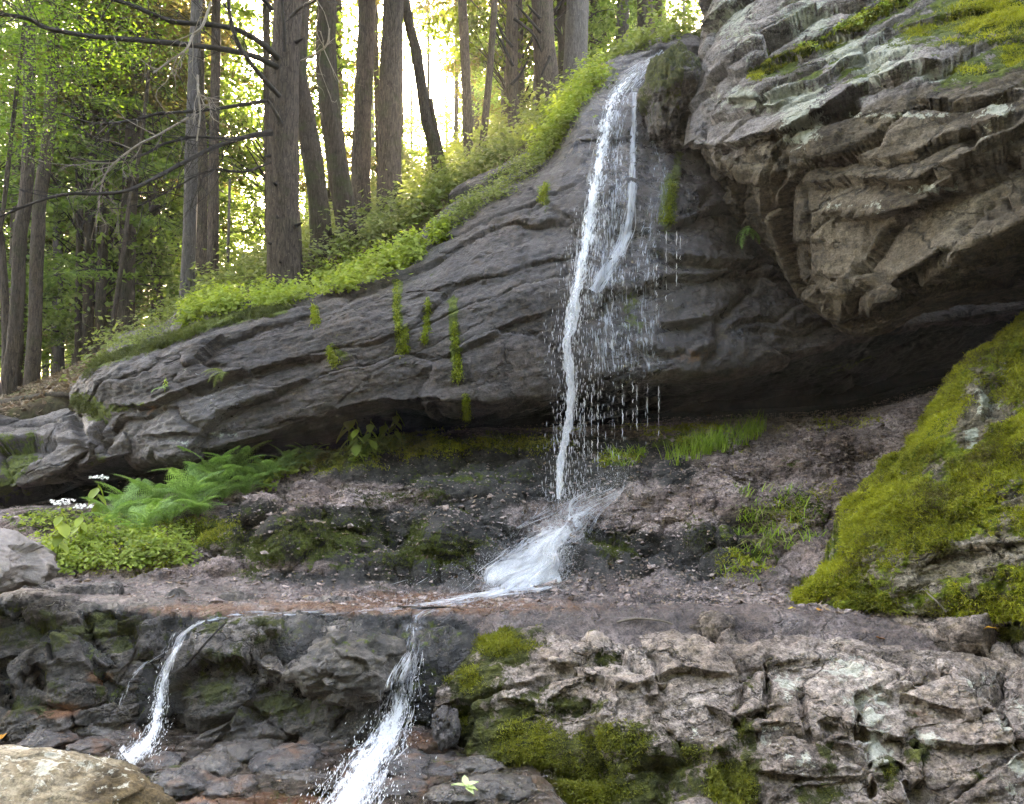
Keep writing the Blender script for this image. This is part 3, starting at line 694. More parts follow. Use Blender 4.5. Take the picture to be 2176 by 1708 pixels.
S3 = [
 [(975,1316,5.2),(960,1372,4.75),(952,1430,4.5),(948,1500,4.4),(955,1580,4.25),(965,1680,4.0),(965,1830,3.9)],
 [(1005,1308,5.2),(1002,1345,4.75),(985,1405,4.35),(975,1480,4.15),(985,1570,4.0),(1000,1680,3.8),(1000,1830,3.7)],
 [(1150,1303,5.2),(1150,1320,4.8),(1150,1380,4.25),(1150,1470,3.95),(1150,1570,3.8),(1150,1680,3.7),(1150,1830,3.6)],
 [(1350,1298,5.2),(1350,1320,4.8),(1350,1375,4.25),(1350,1465,3.85),(1350,1560,3.7),(1350,1660,3.6),(1350,1830,3.45)],
 [(1550,1298,5.2),(1550,1325,4.75),(1550,1385,4.2),(1550,1450,3.9),(1550,1540,3.65),(1550,1640,3.5),(1550,1830,3.4)],
 [(1750,1300,5.2),(1750,1332,4.7),(1750,1390,4.15),(1750,1450,3.85),(1750,1530,3.6),(1750,1640,3.45),(1750,1830,3.35)],
 [(1950,1300,5.2),(1950,1338,4.6),(1950,1392,4.1),(1950,1450,3.75),(1950,1530,3.55),(1950,1640,3.4),(1950,1830,3.3)],
 [(2150,1300,5.1),(2150,1342,4.5),(2150,1388,4.0),(2150,1440,3.7),(2150,1520,3.5),(2150,1630,3.35),(2150,1830,3.2)],
 [(2420,1300,5.0),(2420,1345,4.4),(2420,1388,3.9),(2420,1440,3.6),(2420,1520,3.4),(2420,1630,3.25),(2420,1830,3.1)]]
outc, _ = step('rock_outcrop', widen(S3, 0, 600), 860, 400, M_OUT, 44.0, 'pale lichen and moss spotted rock outcrop filling the lower right', 'rock outcrop',
     mo=[(1080,1580,230,170,.74), (1000,1420,90,90,.8), (1300,1620,260,90,.66), (1060,1370,130,60,.82), (1010,1460,80,90,.82), (1250,1322,200,20,.85), (1300,1400,80,30,.6), (1100,1560,150,80,.80), (1080,1660,180,70,.78), (1300,1580,190,70,.72), (1320,1680,220,60,.82), (1550,1660,100,70,.85), (1480,1600,110,50,.68),
         (1580,1560,50,70,.7), (1750,1690,80,50,.7), (1230,1500,80,40,.66), (1950,1600,60,40,.62), (2155,1345,50,24,.95), (1890,1640,40,60,.65), (1590,1450,40,24,.5), (1760,1620,40,70,.6), (1420,1640,140,70,.74), (1010,1530,60,70,.8), (1640,1480,30,60,.5), (1950,1520,40,20,.5), (2080,1640,50,40,.5)],
     li=[(1800,1420,90,40,.62), (1850,1500,70,70,.68), (1870,1600,50,80,.72), (1960,1570,70,30,.62), (2080,1450,80,40,.50), (1670,1450,60,50,.55), (2150,1520,60,60,.5), (1700,1620,60,50,.45), (1500,1560,60,30,.45), (2160,1640,60,60,.55), (1650,1560,50,60,.5)],
     we=[(990,1500,40,120,.45), (1100,1340,100,20,.3)], ro=[(1940,1520,70,26,.5), (1680,1640,60,40,.35)],
     led=[([(1150,1400),(1260,1440),(1350,1455),(1450,1420),(1560,1430)], .05, 40, 14), ([(1500,1500),(1560,1530),(1650,1500)], .07, 36, 14), ([(1850,1465),(1960,1490),(2060,1515),(2120,1490)], .06, 40, 12),
          ([(1740,1540),(1850,1560),(1970,1575),(2080,1590),(2180,1570)], .06, 36, 12), ([(1600,1640),(1750,1655),(1900,1640)], .05, 30, 12), ([(1050,1480),(1150,1510),(1260,1500)], .05, 40, 14)],
     carv=[([(1640,1400),(1630,1480),(1600,1540)], .08, 9), ([(1830,1480),(1830,1560),(1850,1680)], .09, 10), ([(2125,1440),(2115,1500),(2140,1560)], .05, 6), ([(1700,1470),(1720,1560)], .06, 8), ([(1940,1560),(1930,1620),(1960,1700)], .12, 16), ([(1330,1340),(1390,1400),(1410,1470)], .06, 9), ([(2010,1420),(1900,1465)], .05, 8)],
     lump=.10, block=.09, bscale=(1.5, 1.5, 2.2), strata=.030, fine=.024, lumpf=1.3, knob=.006, knobf=9.0)

# moss covered boulder on the right
MBS = [
 [(1690,1242,5.7),(1690,1262,5.45),(1690,1276,5.3),(1690,1286,5.2),(1690,1300,5.05)],
 [(1752,1190,5.6),(1742,1212,5.3),(1740,1236,5.15),(1738,1262,5.03),(1736,1296,4.9)],
 [(1805,1090,5.7),(1792,1138,5.25),(1788,1190,5.0),(1788,1240,4.85),(1788,1294,4.75)],
 [(1880,985,5.8),(1862,1038,5.3),(1860,1120,4.95),(1860,1210,4.75),(1860,1300,4.65)],
 [(1985,870,5.9),(1962,933,5.3),(1960,1050,4.85),(1960,1180,4.6),(1960,1305,4.5)],
 [(2085,760,5.9),(2060,823,5.3),(2060,980,4.75),(2060,1150,4.45),(2060,1310,4.35)],
 [(2200,650,5.9),(2175,715,5.3),(2175,920,4.65),(2175,1120,4.3),(2175,1315,4.2)],
 [(2400,540,5.9),(2370,600,5.3),(2370,850,4.55),(2370,1100,4.2),(2370,1325,4.1)]]
mb = Sheet(widen(MBS, 0, 700), 560, 380)
rock_push(mb, lump=.10, block=.06, bscale=(1.8, 1.8, 1.8), strata=.012, fine=.03, seed=61.0, lumpf=1.5, knob=.05, knobf=7.0)
ledges(mb, [([(1935,1225),(1990,1180),(2060,1165),(2180,1150)], .08, 40, 20)])
mb.push(.016 * fbm(mb.V * 13, 4, .65), 2)
V = mb.V
mbm = np.clip(.74 + .32 * fbm(V * 2.0, 5, .6) - blobs(V, [(2070,900,40,60,.5), (2120,800,50,50,.35), (1990,1000,30,40,.3), (2020,1190,90,30,.55), (2110,1170,90,24,.55), (1960,1220,40,30,.5), (2060,925,22,22,.5), (1940,1110,30,20,.3), (2160,1060,30,14,.3), (2080,830,40,30,.4)]), 0, 1)
lich = blobs(V, [(2065,930,22,26,.8), (2100,850,60,60,.52), (2020,1185,90,26,.4), (2140,790,60,60,.5)])
o = mb.build('mossy_boulder', M_MOSSB, dict(moss=mbm, wet=0 * mbm, lichen=lich, rust=0 * mbm))
tag(o, 'big boulder thickly covered in bright yellow green moss beside the rubble bank', 'boulder')
BVHS['mossb'] = mb.bvh()

# ================================================================ hill and woodland floor behind, one sheet to the horizon
HP = [(-200,905,9.0),(0,866,10.5),(0,838,18),(0,825,40),(170,846,9.6),(170,822,14),(120,825,20),(300,746,9.6),(235,742,13),(397,645,10),(452,605,12),(345,703,9.0),(600,612,9.0),(605,596,9.4),(680,545,9.8),(740,530,10.5),(770,475,11.5),(830,445,11),
 (930,385,14),(995,392,13),(1015,402,13),(1100,355,14),(1165,265,14),(1222,185,15),(1320,135,18),(1395,115,20),(450,642,9),(850,522,9),(960,425,9.1),(1085,343,9.2),(1185,272,9.3),(1270,165,9.5),(1370,105,9.8),(1440,90,10.2),
 (400,730,30),(830,480,30),(1400,130,32),(100,815,30),(1700,60,13),(2100,0,13),(2175,40,30),(-300,880,12),(-300,850,30)]
hp = np.array([at(*q) for q in HP])
ring = np.array([(x, y, z) for x, y, z in [(-90,20,3),(-90,90,7),(-30,95,9),(0,95,16),(30,95,22),(90,90,26),(90,20,14),(-250,200,14),(0,250,24),(250,200,34)]], float)
hp = np.concatenate([hp, ring])
def _U(r): return np.where(r > 1e-9, r * r * np.log(r + 1e-9), 0)
_s = 10.0
HA = hp[:, :2] / _s; NH = len(HA)
K = _U(np.linalg.norm(HA[:, None] - HA[None], axis=2)) + .02 * np.eye(NH)
Pm = np.concatenate([np.ones((NH, 1)), HA], 1)
Ms = np.block([[K, Pm], [Pm.T, np.zeros((3, 3))]])
_w = np.linalg.solve(Ms, np.concatenate([hp[:, 2], np.zeros(3)]))
def hill(x, y):
    q = np.stack([np.ravel(x), np.ravel(y)], 1) / _s
    z = _U(np.linalg.norm(q[:, None] - HA[None], axis=2)) @ _w[:NH] + _w[NH] + q @ _w[NH + 1:]
    return np.clip(z, -2, 60)
def terrain(x, y):
    z = hill(x, y)
    f = sstep(8.75, 9.4, np.ravel(y))
    z = z + .05 * perlin(np.stack([np.ravel(x), np.ravel(y), 0 * np.ravel(x)], 1) * 1.3)
    yy = np.ravel(y); back = 14 * sstep(3.5, 22, -yy) + .12 * np.maximum(-22 - yy, 0)  # back: unseen rise behind the camera, added to cut off low sky light
    return -.42 * (1 - f) + z * f + back
un = np.linspace(-1, 1, 301); xs = np.sinh(un * 4.6) / math.sinh(4.6) * 420
ys = np.concatenate([-np.geomspace(400, 3, 24), np.linspace(-2, 8.6, 20), np.linspace(8.7, 24, 190), np.geomspace(24.4, 450, 70)])
gx, gy = np.meshgrid(xs, ys, indexing='ij')
gz = terrain(gx, gy)
TV = np.stack([gx.ravel(), gy.ravel(), gz], 1)
I = np.arange(TV.shape[0]).reshape(gx.shape)
TQ = np.stack([I[:-1, :-1], I[1:, :-1], I[1:, 1:], I[:-1, 1:]], -1).reshape(-1, 4)
b = NB('woodland_floor'); P = b.pos()
n1 = b.noise(P, 1.2, 6, .65); n2 = b.noise(P, 14, 5, .7)
c = b.ramp(n2, [(.25, (.035, .024, .014)), (.55, (.11, .075, .045)), (.8, (.24, .165, .10))])
c = b.mix(b.rng(n1, .42, .62), c, b.ramp(n2, [(.3, (.03, .04, .01)), (.7, (.12, .14, .03))]))
sy = b.n('ShaderNodeSeparateXYZ'); b.ln(P, sy.inputs[0])
c = b.mix(b.rng(sy.outputs[1], 9.45, 9.2), c, b.ramp(n2, [(.3, (.005, .005, .004)), (.7, (.028, .024, .017))]))  # wall of the hollow mixed to near black, its shade painted into the colour
M_FLOOR = b.done(b.bsdf(c, .95, b.bump(n2, .8, .05), spec=.15))
to = mesh_np('hill', TV, [TQ], M_FLOOR); tag(to, kind='structure', label='wooded hillside rising behind the rocks')
BVHS['hill'] = BVHTree.FromPolygons(TV.tolist(), TQ.tolist())

# stream bed in front of the step
bx, by = np.meshgrid(np.linspace(-4.6, 4.4, 520), np.linspace(1.6, 4.9, 260), indexing='ij')
p = np.stack([bx.ravel(), by.ravel(), 0 * bx.ravel()], 1)
f1, f2, cid, off = worley(p * np.array([2.2, 3.6, 1]) + .25 * np.stack([perlin(p * 3), perlin(p * 3 + 5), 0 * p[:, 0]], 1))
bz = .06 * fbm(p * 1.4, 3) + .04 * (.5 - f1) + .025 * _g[cid][:, 1] + .022 * fbm(p * 6, 5, .62) - .015
bz += .10 * sstep(4.0, 4.6, p[:, 1]) * (p[:, 0] < 2) - .34 * sstep(.05, .55, p[:, 0])
BV = np.stack([bx.ravel(), by.ravel(), bz], 1)
I = np.arange(len(BV)).reshape(bx.shape)
BQ = np.stack([I[:-1, :-1], I[1:, :-1], I[1:, 1:], I[:-1, 1:]], -1).reshape(-1, 4)
Xp, Yp = project(BV)
rust = np.clip(blobs(BV, [(120,1530,130,26,.8), (550,1592,220,14,.85), (520,1695,260,18,.85), (880,1640,90,26,.8), (20,1570,70,24,.8), (300,1560,80,20,.5)]) + .12 + .5 * fbm(p * 1.7 + 3, 3), 0, 1); mo = .3 + .2 * fbm(p * 2 + 9, 3)
M_BED = rock_mat('rusty_wet_streambed', [(.03, .026, .026), (.085, .072, .066), (.20, .155, .125), (.22, .12, .06)], wetness=.55, bump=.7)
bo = mesh_np('stream_bed', BV, [BQ], M_BED, None, dict(moss=mo, rust=rust, wet=.7 + 0 * mo, lichen=0 * mo)); tag(bo, kind='structure', label='rusty stained wet stream bed below the step')
BVHS['bed'] = BVHTree.FromPolygons(BV.tolist(), BQ.tolist())
b = NB('shallow_water'); P = b.pos()
wn = b.ma('ADD', b.noise(b.pos(1, 2.2, 1), 9, 4, .6, .6), b.ma('MULTIPLY', b.noise(P, 34, 3, .6), .4))
g_ = b.n('ShaderNodeBsdfGlass'); g_.inputs['IOR'].default_value = 1.33; g_.inputs['Roughness'].default_value = .04; g_.inputs['Color'].default_value = (.93, .9, .86, 1)
b.ln(b.bump(wn, .55, .03), g_.inputs['Normal'])
tr = b.n('ShaderNodeBsdfTransparent'); gl = b.n('ShaderNodeBsdfGlossy'); gl.inputs['Roughness'].default_value = .06; b.ln(b.bump(wn, .55, .03), gl.inputs['Normal'])
fr = b.n('ShaderNodeFresnel'); fr.inputs[0].default_value = 1.33
mx = b.n('ShaderNodeMixShader'); b.ln(fr.outputs[0], mx.inputs[0]); b.ln(tr.outputs[0], mx.inputs[1]); b.ln(gl.outputs[0], mx.inputs[2])
tr.inputs[0].default_value = (.92, .86, .80, 1)
M_WATER = b.done(mx.outputs[0])
wx, wy = np.meshgrid(np.linspace(-4.5, .2, 110), np.linspace(1.7, 4.7, 60), indexing='ij')
WV = np.stack([wx.ravel(), wy.ravel(), .012 + .004 * perlin(np.stack([wx.ravel(), wy.ravel(), 0 * wx.ravel()], 1) * 6)], 1)
I = np.arange(len(WV)).reshape(wx.shape)
WQ = np.stack([I[:-1, :-1], I[1:, :-1], I[1:, 1:], I[:-1, 1:]], -1).reshape(-1, 4)
tag(mesh_np('water', WV, [WQ], M_WATER), kind='structure', label='thin sheet of stream water over rusty stones')

# ================================================================ trees
def tube(P, R, sides, rings, amp=0.0, fx=9.0, fz=1.2, seed=0.0, lump=0.0, cap=True):
    P = np.array(P, float); R = np.array(R, float)
    ts = arc_ts(P, rings); C = crspline(P, ts); r = np.interp(ts, np.arange(len(R)), R)
    T = np.gradient(C, axis=0); T /= np.linalg.norm(T, axis=1)[:, None] + 1e-9
    ref = np.array([0, 1.0, 0.05]) if abs(T[:, 1]).mean() < .8 else np.array([1.0, 0, .05])
    U = np.cross(T, ref); U /= np.linalg.norm(U, axis=1)[:, None]; W = np.cross(T, U)
    th = np.linspace(0, 2 * math.pi, sides, endpoint=False)
    D = U[:, None] * np.cos(th)[None, :, None] + W[:, None] * np.sin(th)[None, :, None]
    L = np.concatenate([[0], np.cumsum(np.linalg.norm(np.diff(C, axis=0), axis=1))])
    rr = np.repeat(r[:, None], sides, 1)
    if amp:
        q = np.stack([np.cos(th)[None] * r[:, None] * fx + 0 * rr, np.sin(th)[None] * r[:, None] * fx + 0 * rr, L[:, None] * fz + 0 * rr], -1).reshape(-1, 3) + seed
        rr = rr + amp * fbm(q, 3, .6, True).reshape(rr.shape)
    if lump:
        q = np.stack([np.cos(th)[None] * 1.2 + 0 * rr, np.sin(th)[None] * 1.2 + 0 * rr, L[:, None] * .9 + 0 * rr], -1).reshape(-1, 3) + seed
        rr = rr * (1 + lump * fbm(q, 3).reshape(rr.shape))
    V = (C[:, None] + D * rr[..., None]).reshape(-1, 3)
    I = np.arange(rings * sides).reshape(rings, sides); J = np.roll(I, -1, 1)
    q = np.stack([I[:-1], J[:-1], J[1:], I[1:]], -1).reshape(-1, 4)
    return V, q

def leaf_quads(C, N, size, aspect=.55, rs=None, fold=.0):
    """diamond leaves at C facing N: verts, quads"""
    rs = rs or rng; n = len(C)
    N = N / (np.linalg.norm(N, axis=1)[:, None] + 1e-9)
    A = np.cross(N, rs.normal(size=(n, 3))); A /= np.linalg.norm(A, axis=1)[:, None] + 1e-9
    B = np.cross(N, A); s = np.broadcast_to(np.asarray(size, float), (n,))[:, None]
    tip = C + A * s; root = C - A * s * .9
    V = np.stack([root, C + B * s * aspect - N * s * fold, tip, C - B * s * aspect - N * s * fold], 1).reshape(-1, 3)
    return V, np.arange(n * 4).reshape(n, 4)

M_BARK = bark_mat('furrowed_brown_bark', (.022, .017, .013), (.125, .096, .075))
M_BARKG = bark_mat('grey_bark', (.05, .045, .042), (.17, .15, .14), mossamt=.15)
M_BARKD = bark_mat('dark_mossy_bark', (.018, .014, .010), (.085, .065, .048), mossamt=.6)
M_TWIG = plain_rock_mat('dark_twig', (.010, .008, .006), (.045, .036, .028), scale=30)
M_TWIGL = plain_rock_mat('pale_dead_twig', (.13, .105, .08), (.32, .27, .21), scale=30)
M_LEAF = leaf_mat('beech_leaf', (.040, .075, .008), (.115, .165, .018), .55, (1.25, 1.15, .75, 1), vary=.9)
M_LEAFY = leaf_mat('yellow_green_leaf', (.085, .145, .030), (.22, .30, .075), .62, (1.05, 1.15, .8, 1), vary=.7)
M_HEM = leaf_mat('hemlock_needles', (.07, .075, .028), (.19, .175, .065), .55, (1.35, 1.2, .85, 1), vary=.8)
M_BRIGHT = leaf_mat('bright_sapling_leaf', (.075, .145, .022), (.19, .28, .045), .58, (1.1, 1.2, .6, 1), vary=1.5)

SUNRAY = (np.array([0, 0, CAMZ]), SUN)
def sun_gap(V, k=.04, far=0):
    """True for leaves inside the gap in the canopy that the sun comes through"""
    X, Y = project(V)
    wob = 26 * perlin(np.stack([X, Y, 0 * X], 1) / 42.0)
    return np.hypot((X - 912) / 1.0, (Y - 178) / .85) + wob < k * F

def conifer_proto(seed, H=10.0, R=2.3, nb=52, per=300, ls=.066, bare=0.0, droop=.25):
    rs = np.random.default_rng(seed); br = MB(); C = []; Nn = []
    for k in range(nb):
        z = H * (k + rs.random()) / nb; az = rs.random() * 2 * math.pi
        L = R * (1 - .72 * (z / H)) * (.6 + .6 * rs.random())
        t = np.linspace(0, 1, 6); dirv = np.array([math.cos(az), math.sin(az), 0]); side = np.array([-dirv[1], dirv[0], 0])
        up = .18 + .25 * rs.random()
        bend = rs.normal() * .25
        pts = dirv[None] * (L * t)[:, None] + side[None] * (bend * L * t * t)[:, None] + np.array([0, 0, 1.])[None] * (z + L * (up * t - (up + droop) * t * t))[:, None]
        V, q = tube(pts, np.interp(t, [0, 1], [.022, .004]), 3, 9); br.add(V, q)
        if rs.random() < bare: continue
        n = int(per * (.5 + L / R)); u = rs.random(n) ** .7
        cpt = crspline(pts, u * 5)
        ln = L * .42 * (1 - .55 * u) * rs.random(n) ** .8 * rs.choice([-1, 1], n)
        fw = abs(ln) * .55
        p = cpt + side[None] * ln[:, None] + dirv[None] * fw[:, None]; p[:, 2] -= .22 * abs(ln) + .05 * rs.random(n)
        p += rs.normal(size=(n, 3)) * .035
        C.append(p); nn = rs.normal(size=(n, 3)) * .45; nn[:, 2] += 1; Nn.append(nn)
    C = np.concatenate(C); Nn = np.concatenate(Nn)
    V, q = leaf_quads(C, Nn, ls * rs.uniform(.6, 1.3, len(C)), .42, rs)
    tone = np.repeat(rs.random(len(C)), 4)
    return mesh_np('crown', V, [q], None, None, {'tone': tone}, False, False), br.build('branches', None, None, True, False)

def broad_proto(seed, H=8.0, R=2.6, nc=70, per=95, ls=.065):
    rs = np.random.default_rng(seed); br = MB(); C = []; Nn = []
    for k in range(nc):
        z = H * (.06 + .94 * rs.random()); az = rs.random() * 2 * math.pi
        L = R * math.sin(math.pi * min(.97, .15 + .8 * z / H)) ** .6 * rs.uniform(.35, 1.05)
        e = np.array([math.cos(az) * L, math.sin(az) * L, z])
        b0 = np.array([0, 0, max(0, z - L * .7)])
        mid = (b0 + e) / 2 + np.array([rs.normal() * .15, rs.normal() * .15, .12 * L])
        V, q = tube([b0, mid, e], [.028, .014, .004], 3, 7); br.add(V, q)
        n = int(per * rs.uniform(.5, 1.5)); s = rs.uniform(.28, .6)
        p = rs.normal(size=(n, 3)) * np.array([s, s, s * .32]) * .8
        C.append(e + p); nn = rs.normal(size=(n, 3)) * .6; nn[:, 2] += .9; Nn.append(nn)
    C = np.concatenate(C); Nn = np.concatenate(Nn)
    V, q = leaf_quads(C, Nn, ls * rs.uniform(.6, 1.25, len(C)), .6, rs)
    return mesh_np('crown', V, [q], None, None, {'tone': np.repeat(rs.random(len(C)), 4)}, False, False), br.build('branches', None, None, True, False)

CON = [conifer_proto(100 + k, bare=.12) for k in range(3)]
BRO = [broad_proto(200 + k) for k in range(3)]
THIN = [conifer_proto(300 + k, H=7, R=1.6, nb=26, per=70, ls=.05, bare=.45) for k in range(2)]

def crown_variant(proto, mat):
    c, b_ = proto
    c2 = c.copy(); c2.materials.append(mat); b2 = b_.copy(); b2.materials.append(M_TWIG); return c2, b2
CV = {('con', k): crown_variant(CON[k], M_HEM) for k in range(3)}
CV.update({('bro', k): crown_variant(BRO[k], M_LEAF) for k in range(3)})
CV.update({('yel', k): crown_variant(BRO[k], M_LEAFY) for k in range(3)})
CV.update({('cony', k): crown_variant(CON[k], M_LEAFY) for k in range(3)})
CV.update({('thin', k): crown_variant(THIN[k], M_HEM) for k in range(2)})
CV.update({('thiny', k): crown_variant(THIN[k], M_LEAFY) for k in range(2)})

def add_crown(root, kind, k, loc, s=(1, 1, 1), rz=0.0):
    c, b_ = CV[(kind, k)]
    for nm, me in (('crown', c), ('branches', b_)):
        o = bpy.data.objects.new(nm, me); COL.objects.link(o); o.parent = root
        o.location = [float(v) for v in loc]; o.scale = s; o.rotation_euler = (0, 0, rz)

def trunk_tree(name, label, pts, w, d, mat, H=None, sides=20, rings=90, amp=.012, lump=.10, group='tree trunks behind the rock slab', crown=None, seed=0, flare=1.5, taper=.72, sink=.25):
    """pts: traced plan points, base first; w: widths in plan units; d: distance"""
    P = [at(x, y, dd) for (x, y, dd) in [(p if len(p) == 3 else (*p, d)) for p in pts]]
    base = P[0].copy(); base[2] -= sink
    dirv = P[-1] - P[-2]; dirv /= np.linalg.norm(dirv)
    r0 = w / 2 * d / F
    ext = []
    top = P[-1]; 
    if H: 
        need = base[2] + H - top[2]
        if need > .3:
            for f in (.5, 1): ext.append(top + np.array([dirv[0] * .5, dirv[1] * .5, 1]) * need * f)
    pts3 = [base] + P[:1] + P[1:] + ext
    n = len(pts3); L = np.concatenate([[0], np.cumsum(np.linalg.norm(np.diff(np.array(pts3), axis=0), axis=1))])
    R = r0 * np.interp(L, [0, .25, .7, L[-1]], [flare, 1.25, 1.04, taper if H is None else max(.25, taper - .3)])
    root = empty(name, P[0], label, 'tree', group)
    V, q = tube(np.array(pts3) - P[0], R, sides, rings, amp, 1.1 / max(r0, .02) * 2.2, 1.1, seed, lump)
    mesh_np('trunk', V, [q], mat, root, None, True).matrix_parent_inverse.identity()
    if crown:
        kind, k, z0, s = crown
        i = np.searchsorted(np.array(pts3)[:, 2] - P[0][2], z0); i = min(max(i, 1), n - 1)
        a, b_ = np.array(pts3)[i - 1], np.array(pts3)[i]; t = (z0 - (a[2] - P[0][2])) / max(1e-6, b_[2] - a[2])
        c = a + (b_ - a) * min(max(t, 0), 1) - P[0]
        add_crown(root, kind, k, (c[0], c[1], z0), s, seed * 1.7)
    return root, P

TR = [
 ('hemlock_tree','tall hemlock with thick straight furrowed trunk and long bare boughs', [(606,592),(602,440),(601,300),(606,130),(613,-30)], 60, 9.3, M_BARK, 15, 56, 330, .011, ('con',0,7.5,(1.1,1.1,.8))),
 ('leaning_tree','dark mossy trunk leaning out just right of the thickest trunk', [(680,550),(682,500),(678,440),(664,340),(645,230),(632,140),(640,-40)], 38, 9.9, M_BARKD, 13, 30, 160, .012, ('thin',0,6.5,(1,1,1))),
 ('hemlock_tree','broad flaring trunk with exposed roots leaning over the slab', [(742,535),(735,470),(722,380),(705,270),(694,150),(694,-30)], 40, 10.6, M_BARKD, 14, 34, 170, .014, ('con',1,7.5,(1,1,.9))),
 ('hemlock_tree','second upright brown trunk left of the low sun', [(768,480),(766,380),(770,240),(776,120),(781,-30)], 36, 11.6, M_BARK, 15, 26, 140, .012, ('con',2,6.8,(1,1,.9))),
 ('hemlock_tree','thick upright trunk with its right edge lit by the sun', [(829,445),(828,340),(828,220),(832,100),(836,-30)], 44, 11.2, M_BARK, 15, 34, 170, .012, ('con',0,8.5,(1,1,.7))),
 ('broken_tree','thin slanting trunk rising past the right of the sun', [(932,382),(926,330),(905,250),(885,120),(858,-20)], 22, 14.2, M_BARK, 11, 16, 90, .009, None),
 ('slender_tree','dark slender trunk right of the sun, slightly bowed', [(995,395),(994,300),(990,180),(985,60),(981,-40)], 19, 13.2, M_BARK, 13, 16, 90, .008, ('thiny',1,7.6,(1,1,1))),
 ('slender_tree','very thin trunk slanting to the right beside the bowed one', [(1016,405),(1024,320),(1036,200),(1045,90),(1052,-40)], 14, 13.0, M_BARK, 12, 14, 80, .006, ('thiny',0,7.3,(1,1,1))),
 ('slender_tree','medium trunk with side boughs between the thin slanting one and the thick pair', [(1101,358),(1095,280),(1087,200),(1087,90),(1089,-40)], 25, 14.0, M_BARK, 13, 18, 90, .009, ('thiny',1,6.6,(1,1,1))),
 ('oak_tree','thick dark trunk uphill with bright sky on its right side', [(1166,268),(1163,190),(1156,90),(1150,-40)], 46, 14.0, M_BARK, 13, 30, 120, .013, ('yel',0,8.0,(1,1,1))),
 ('oak_tree','thickest pale trunk uphill left of the lip of the waterfall', [(1222,188),(1223,110),(1226,40),(1228,-40)], 47, 15.0, M_BARKG, 13, 30, 110, .012, ('yel',1,7.0,(1,1,1))),
 ('slender_tree','distant leafy trunk above the lip of the waterfall', [(1320,138),(1321,80),(1323,20),(1324,-40)], 26, 18.2, M_BARKG, 13, 16, 70, .01, ('yel',2,4.5,(1,1,1))),
 ('slender_tree','farthest thin trunk beside the top corner of the layered boulder', [(1394,118),(1396,70),(1398,20),(1400,-40)], 17, 20.2, M_BARK, 13, 12, 60, .008, ('yel',0,4.5,(1,1,1))),
 ('birch_tree','smooth grey straight trunk standing on the fern bank', [(397,650),(400,560),(405,420),(408,260),(414,90),(420,-40)], 25, 10.0, M_BARKG, 14, 24, 150, .005, ('con',1,7.6,(1,1,.8))),
 ('hemlock_tree','brown trunk close to the right of the grey straight one', [(451,612),(453,480),(454,340),(457,200),(460,-40)], 19, 12.2, M_BARK, 14, 18, 100, .008, ('con',2,7.4,(.9,.9,.9))),
 ('hemlock_tree','dim trunk half hidden behind the grey straight one', [(427,622),(428,500),(430,350),(424,200),(428,-40)], 20, 13.6, M_BARK, 14, 16, 90, .008, ('con',0,6.8,(1,1,1))),
 ('hemlock_tree','dark trunk with a knobbly bend near the left edge of the woods', [(66,842),(74,700),(78,560),(86,420),(104,280),(112,120),(118,-40)], 25, 13.0, M_BARK, 16, 20, 130, .010, ('con',1,7.4,(1,1,1))),
 ('hemlock_tree','forked pair trunk at the extreme left of the woods', [(14,846),(28,740),(38,620),(42,500),(60,360),(64,-40)], 24, 11.2, M_BARK, 15, 20, 120, .010, ('con',2,6.6,(1,1,1))),
 ('slender_tree','thin trunk leaning left away from the knobbly one', [(8,838),(14,760),(10,640),(2,520),(-10,400)], 15, 12.2, M_BARK, 13, 14, 80, .008, None),
 ('hemlock_tree','straight brown trunk in the middle of the left woods', [(170,812),(168,680),(170,520),(168,420),(172,-40)], 15, 16.0, M_BARK, 15, 14, 90, .008, ('con',0,4.6,(1,1,1))),
 ('hemlock_tree','brown trunk above the mossy end of the slab', [(209,775),(214,640),(220,500),(222,380),(226,-40)], 18, 15.0, M_BARK, 15, 14, 90, .008, ('con',1,5.0,(1,1,1))),
 ('slender_tree','pole thin trunk tilting right above the mossy end of the slab', [(232,748),(244,660),(262,540),(274,440),(300,300)], 9, 13.2, M_BARK, 8, 10, 70, .004, None),
 ('hemlock_tree','hazy trunk in the gap between the mossy slab end and the fern bank', [(335,708),(334,600),(330,470),(324,340),(322,-40)], 22, 18.0, M_BARK, 15, 14, 80, .01, ('con',2,4.0,(1,1,1))),
 ('hemlock_tree','pale distant trunk between two darker ones on the left', [(126,822),(125,700),(124,560),(120,400),(118,-40)], 18, 18.5, M_BARKG, 15, 12, 80, .008, ('cony',0,4.5,(1,1,1))),
 ('hemlock_tree','slim distant trunk left of the grey straight one', [(282,720),(282,600),(286,450),(290,300),(296,-40)], 13, 20.0, M_BARK, 15, 12, 80, .008, ('cony',1,4.5,(1,1,1))),
 ('slender_tree','pencil thin sapling stem behind the fern bank', [(483,614),(484,540),(486,470),(488,380)], 6, 12.0, M_BARKG, None, 8, 40, .002, None),
 ('hemlock_tree','narrow trunk just touching the left side of the thickest trunk', [(570,596),(571,500),(571,390),(568,250),(566,-40)], 15, 14.0, M_BARK, 15, 14, 80, .008, ('con',0,6.0,(1,1,1))),
 ('slender_tree','short slanting stem right of the slanting trunk under the sun', [(944,378),(936,330),(922,260),(915,210)], 13, 14.8, M_BARK, None, 10, 50, .006, None),
 ('hemlock_tree','distant trunk in the hazy gap left of the low sun', [(806,430),(804,330),(800,200),(798,60),(796,-40)], 11, 19.0, M_BARK, 13, 12, 60, .008, None),
]
big = None
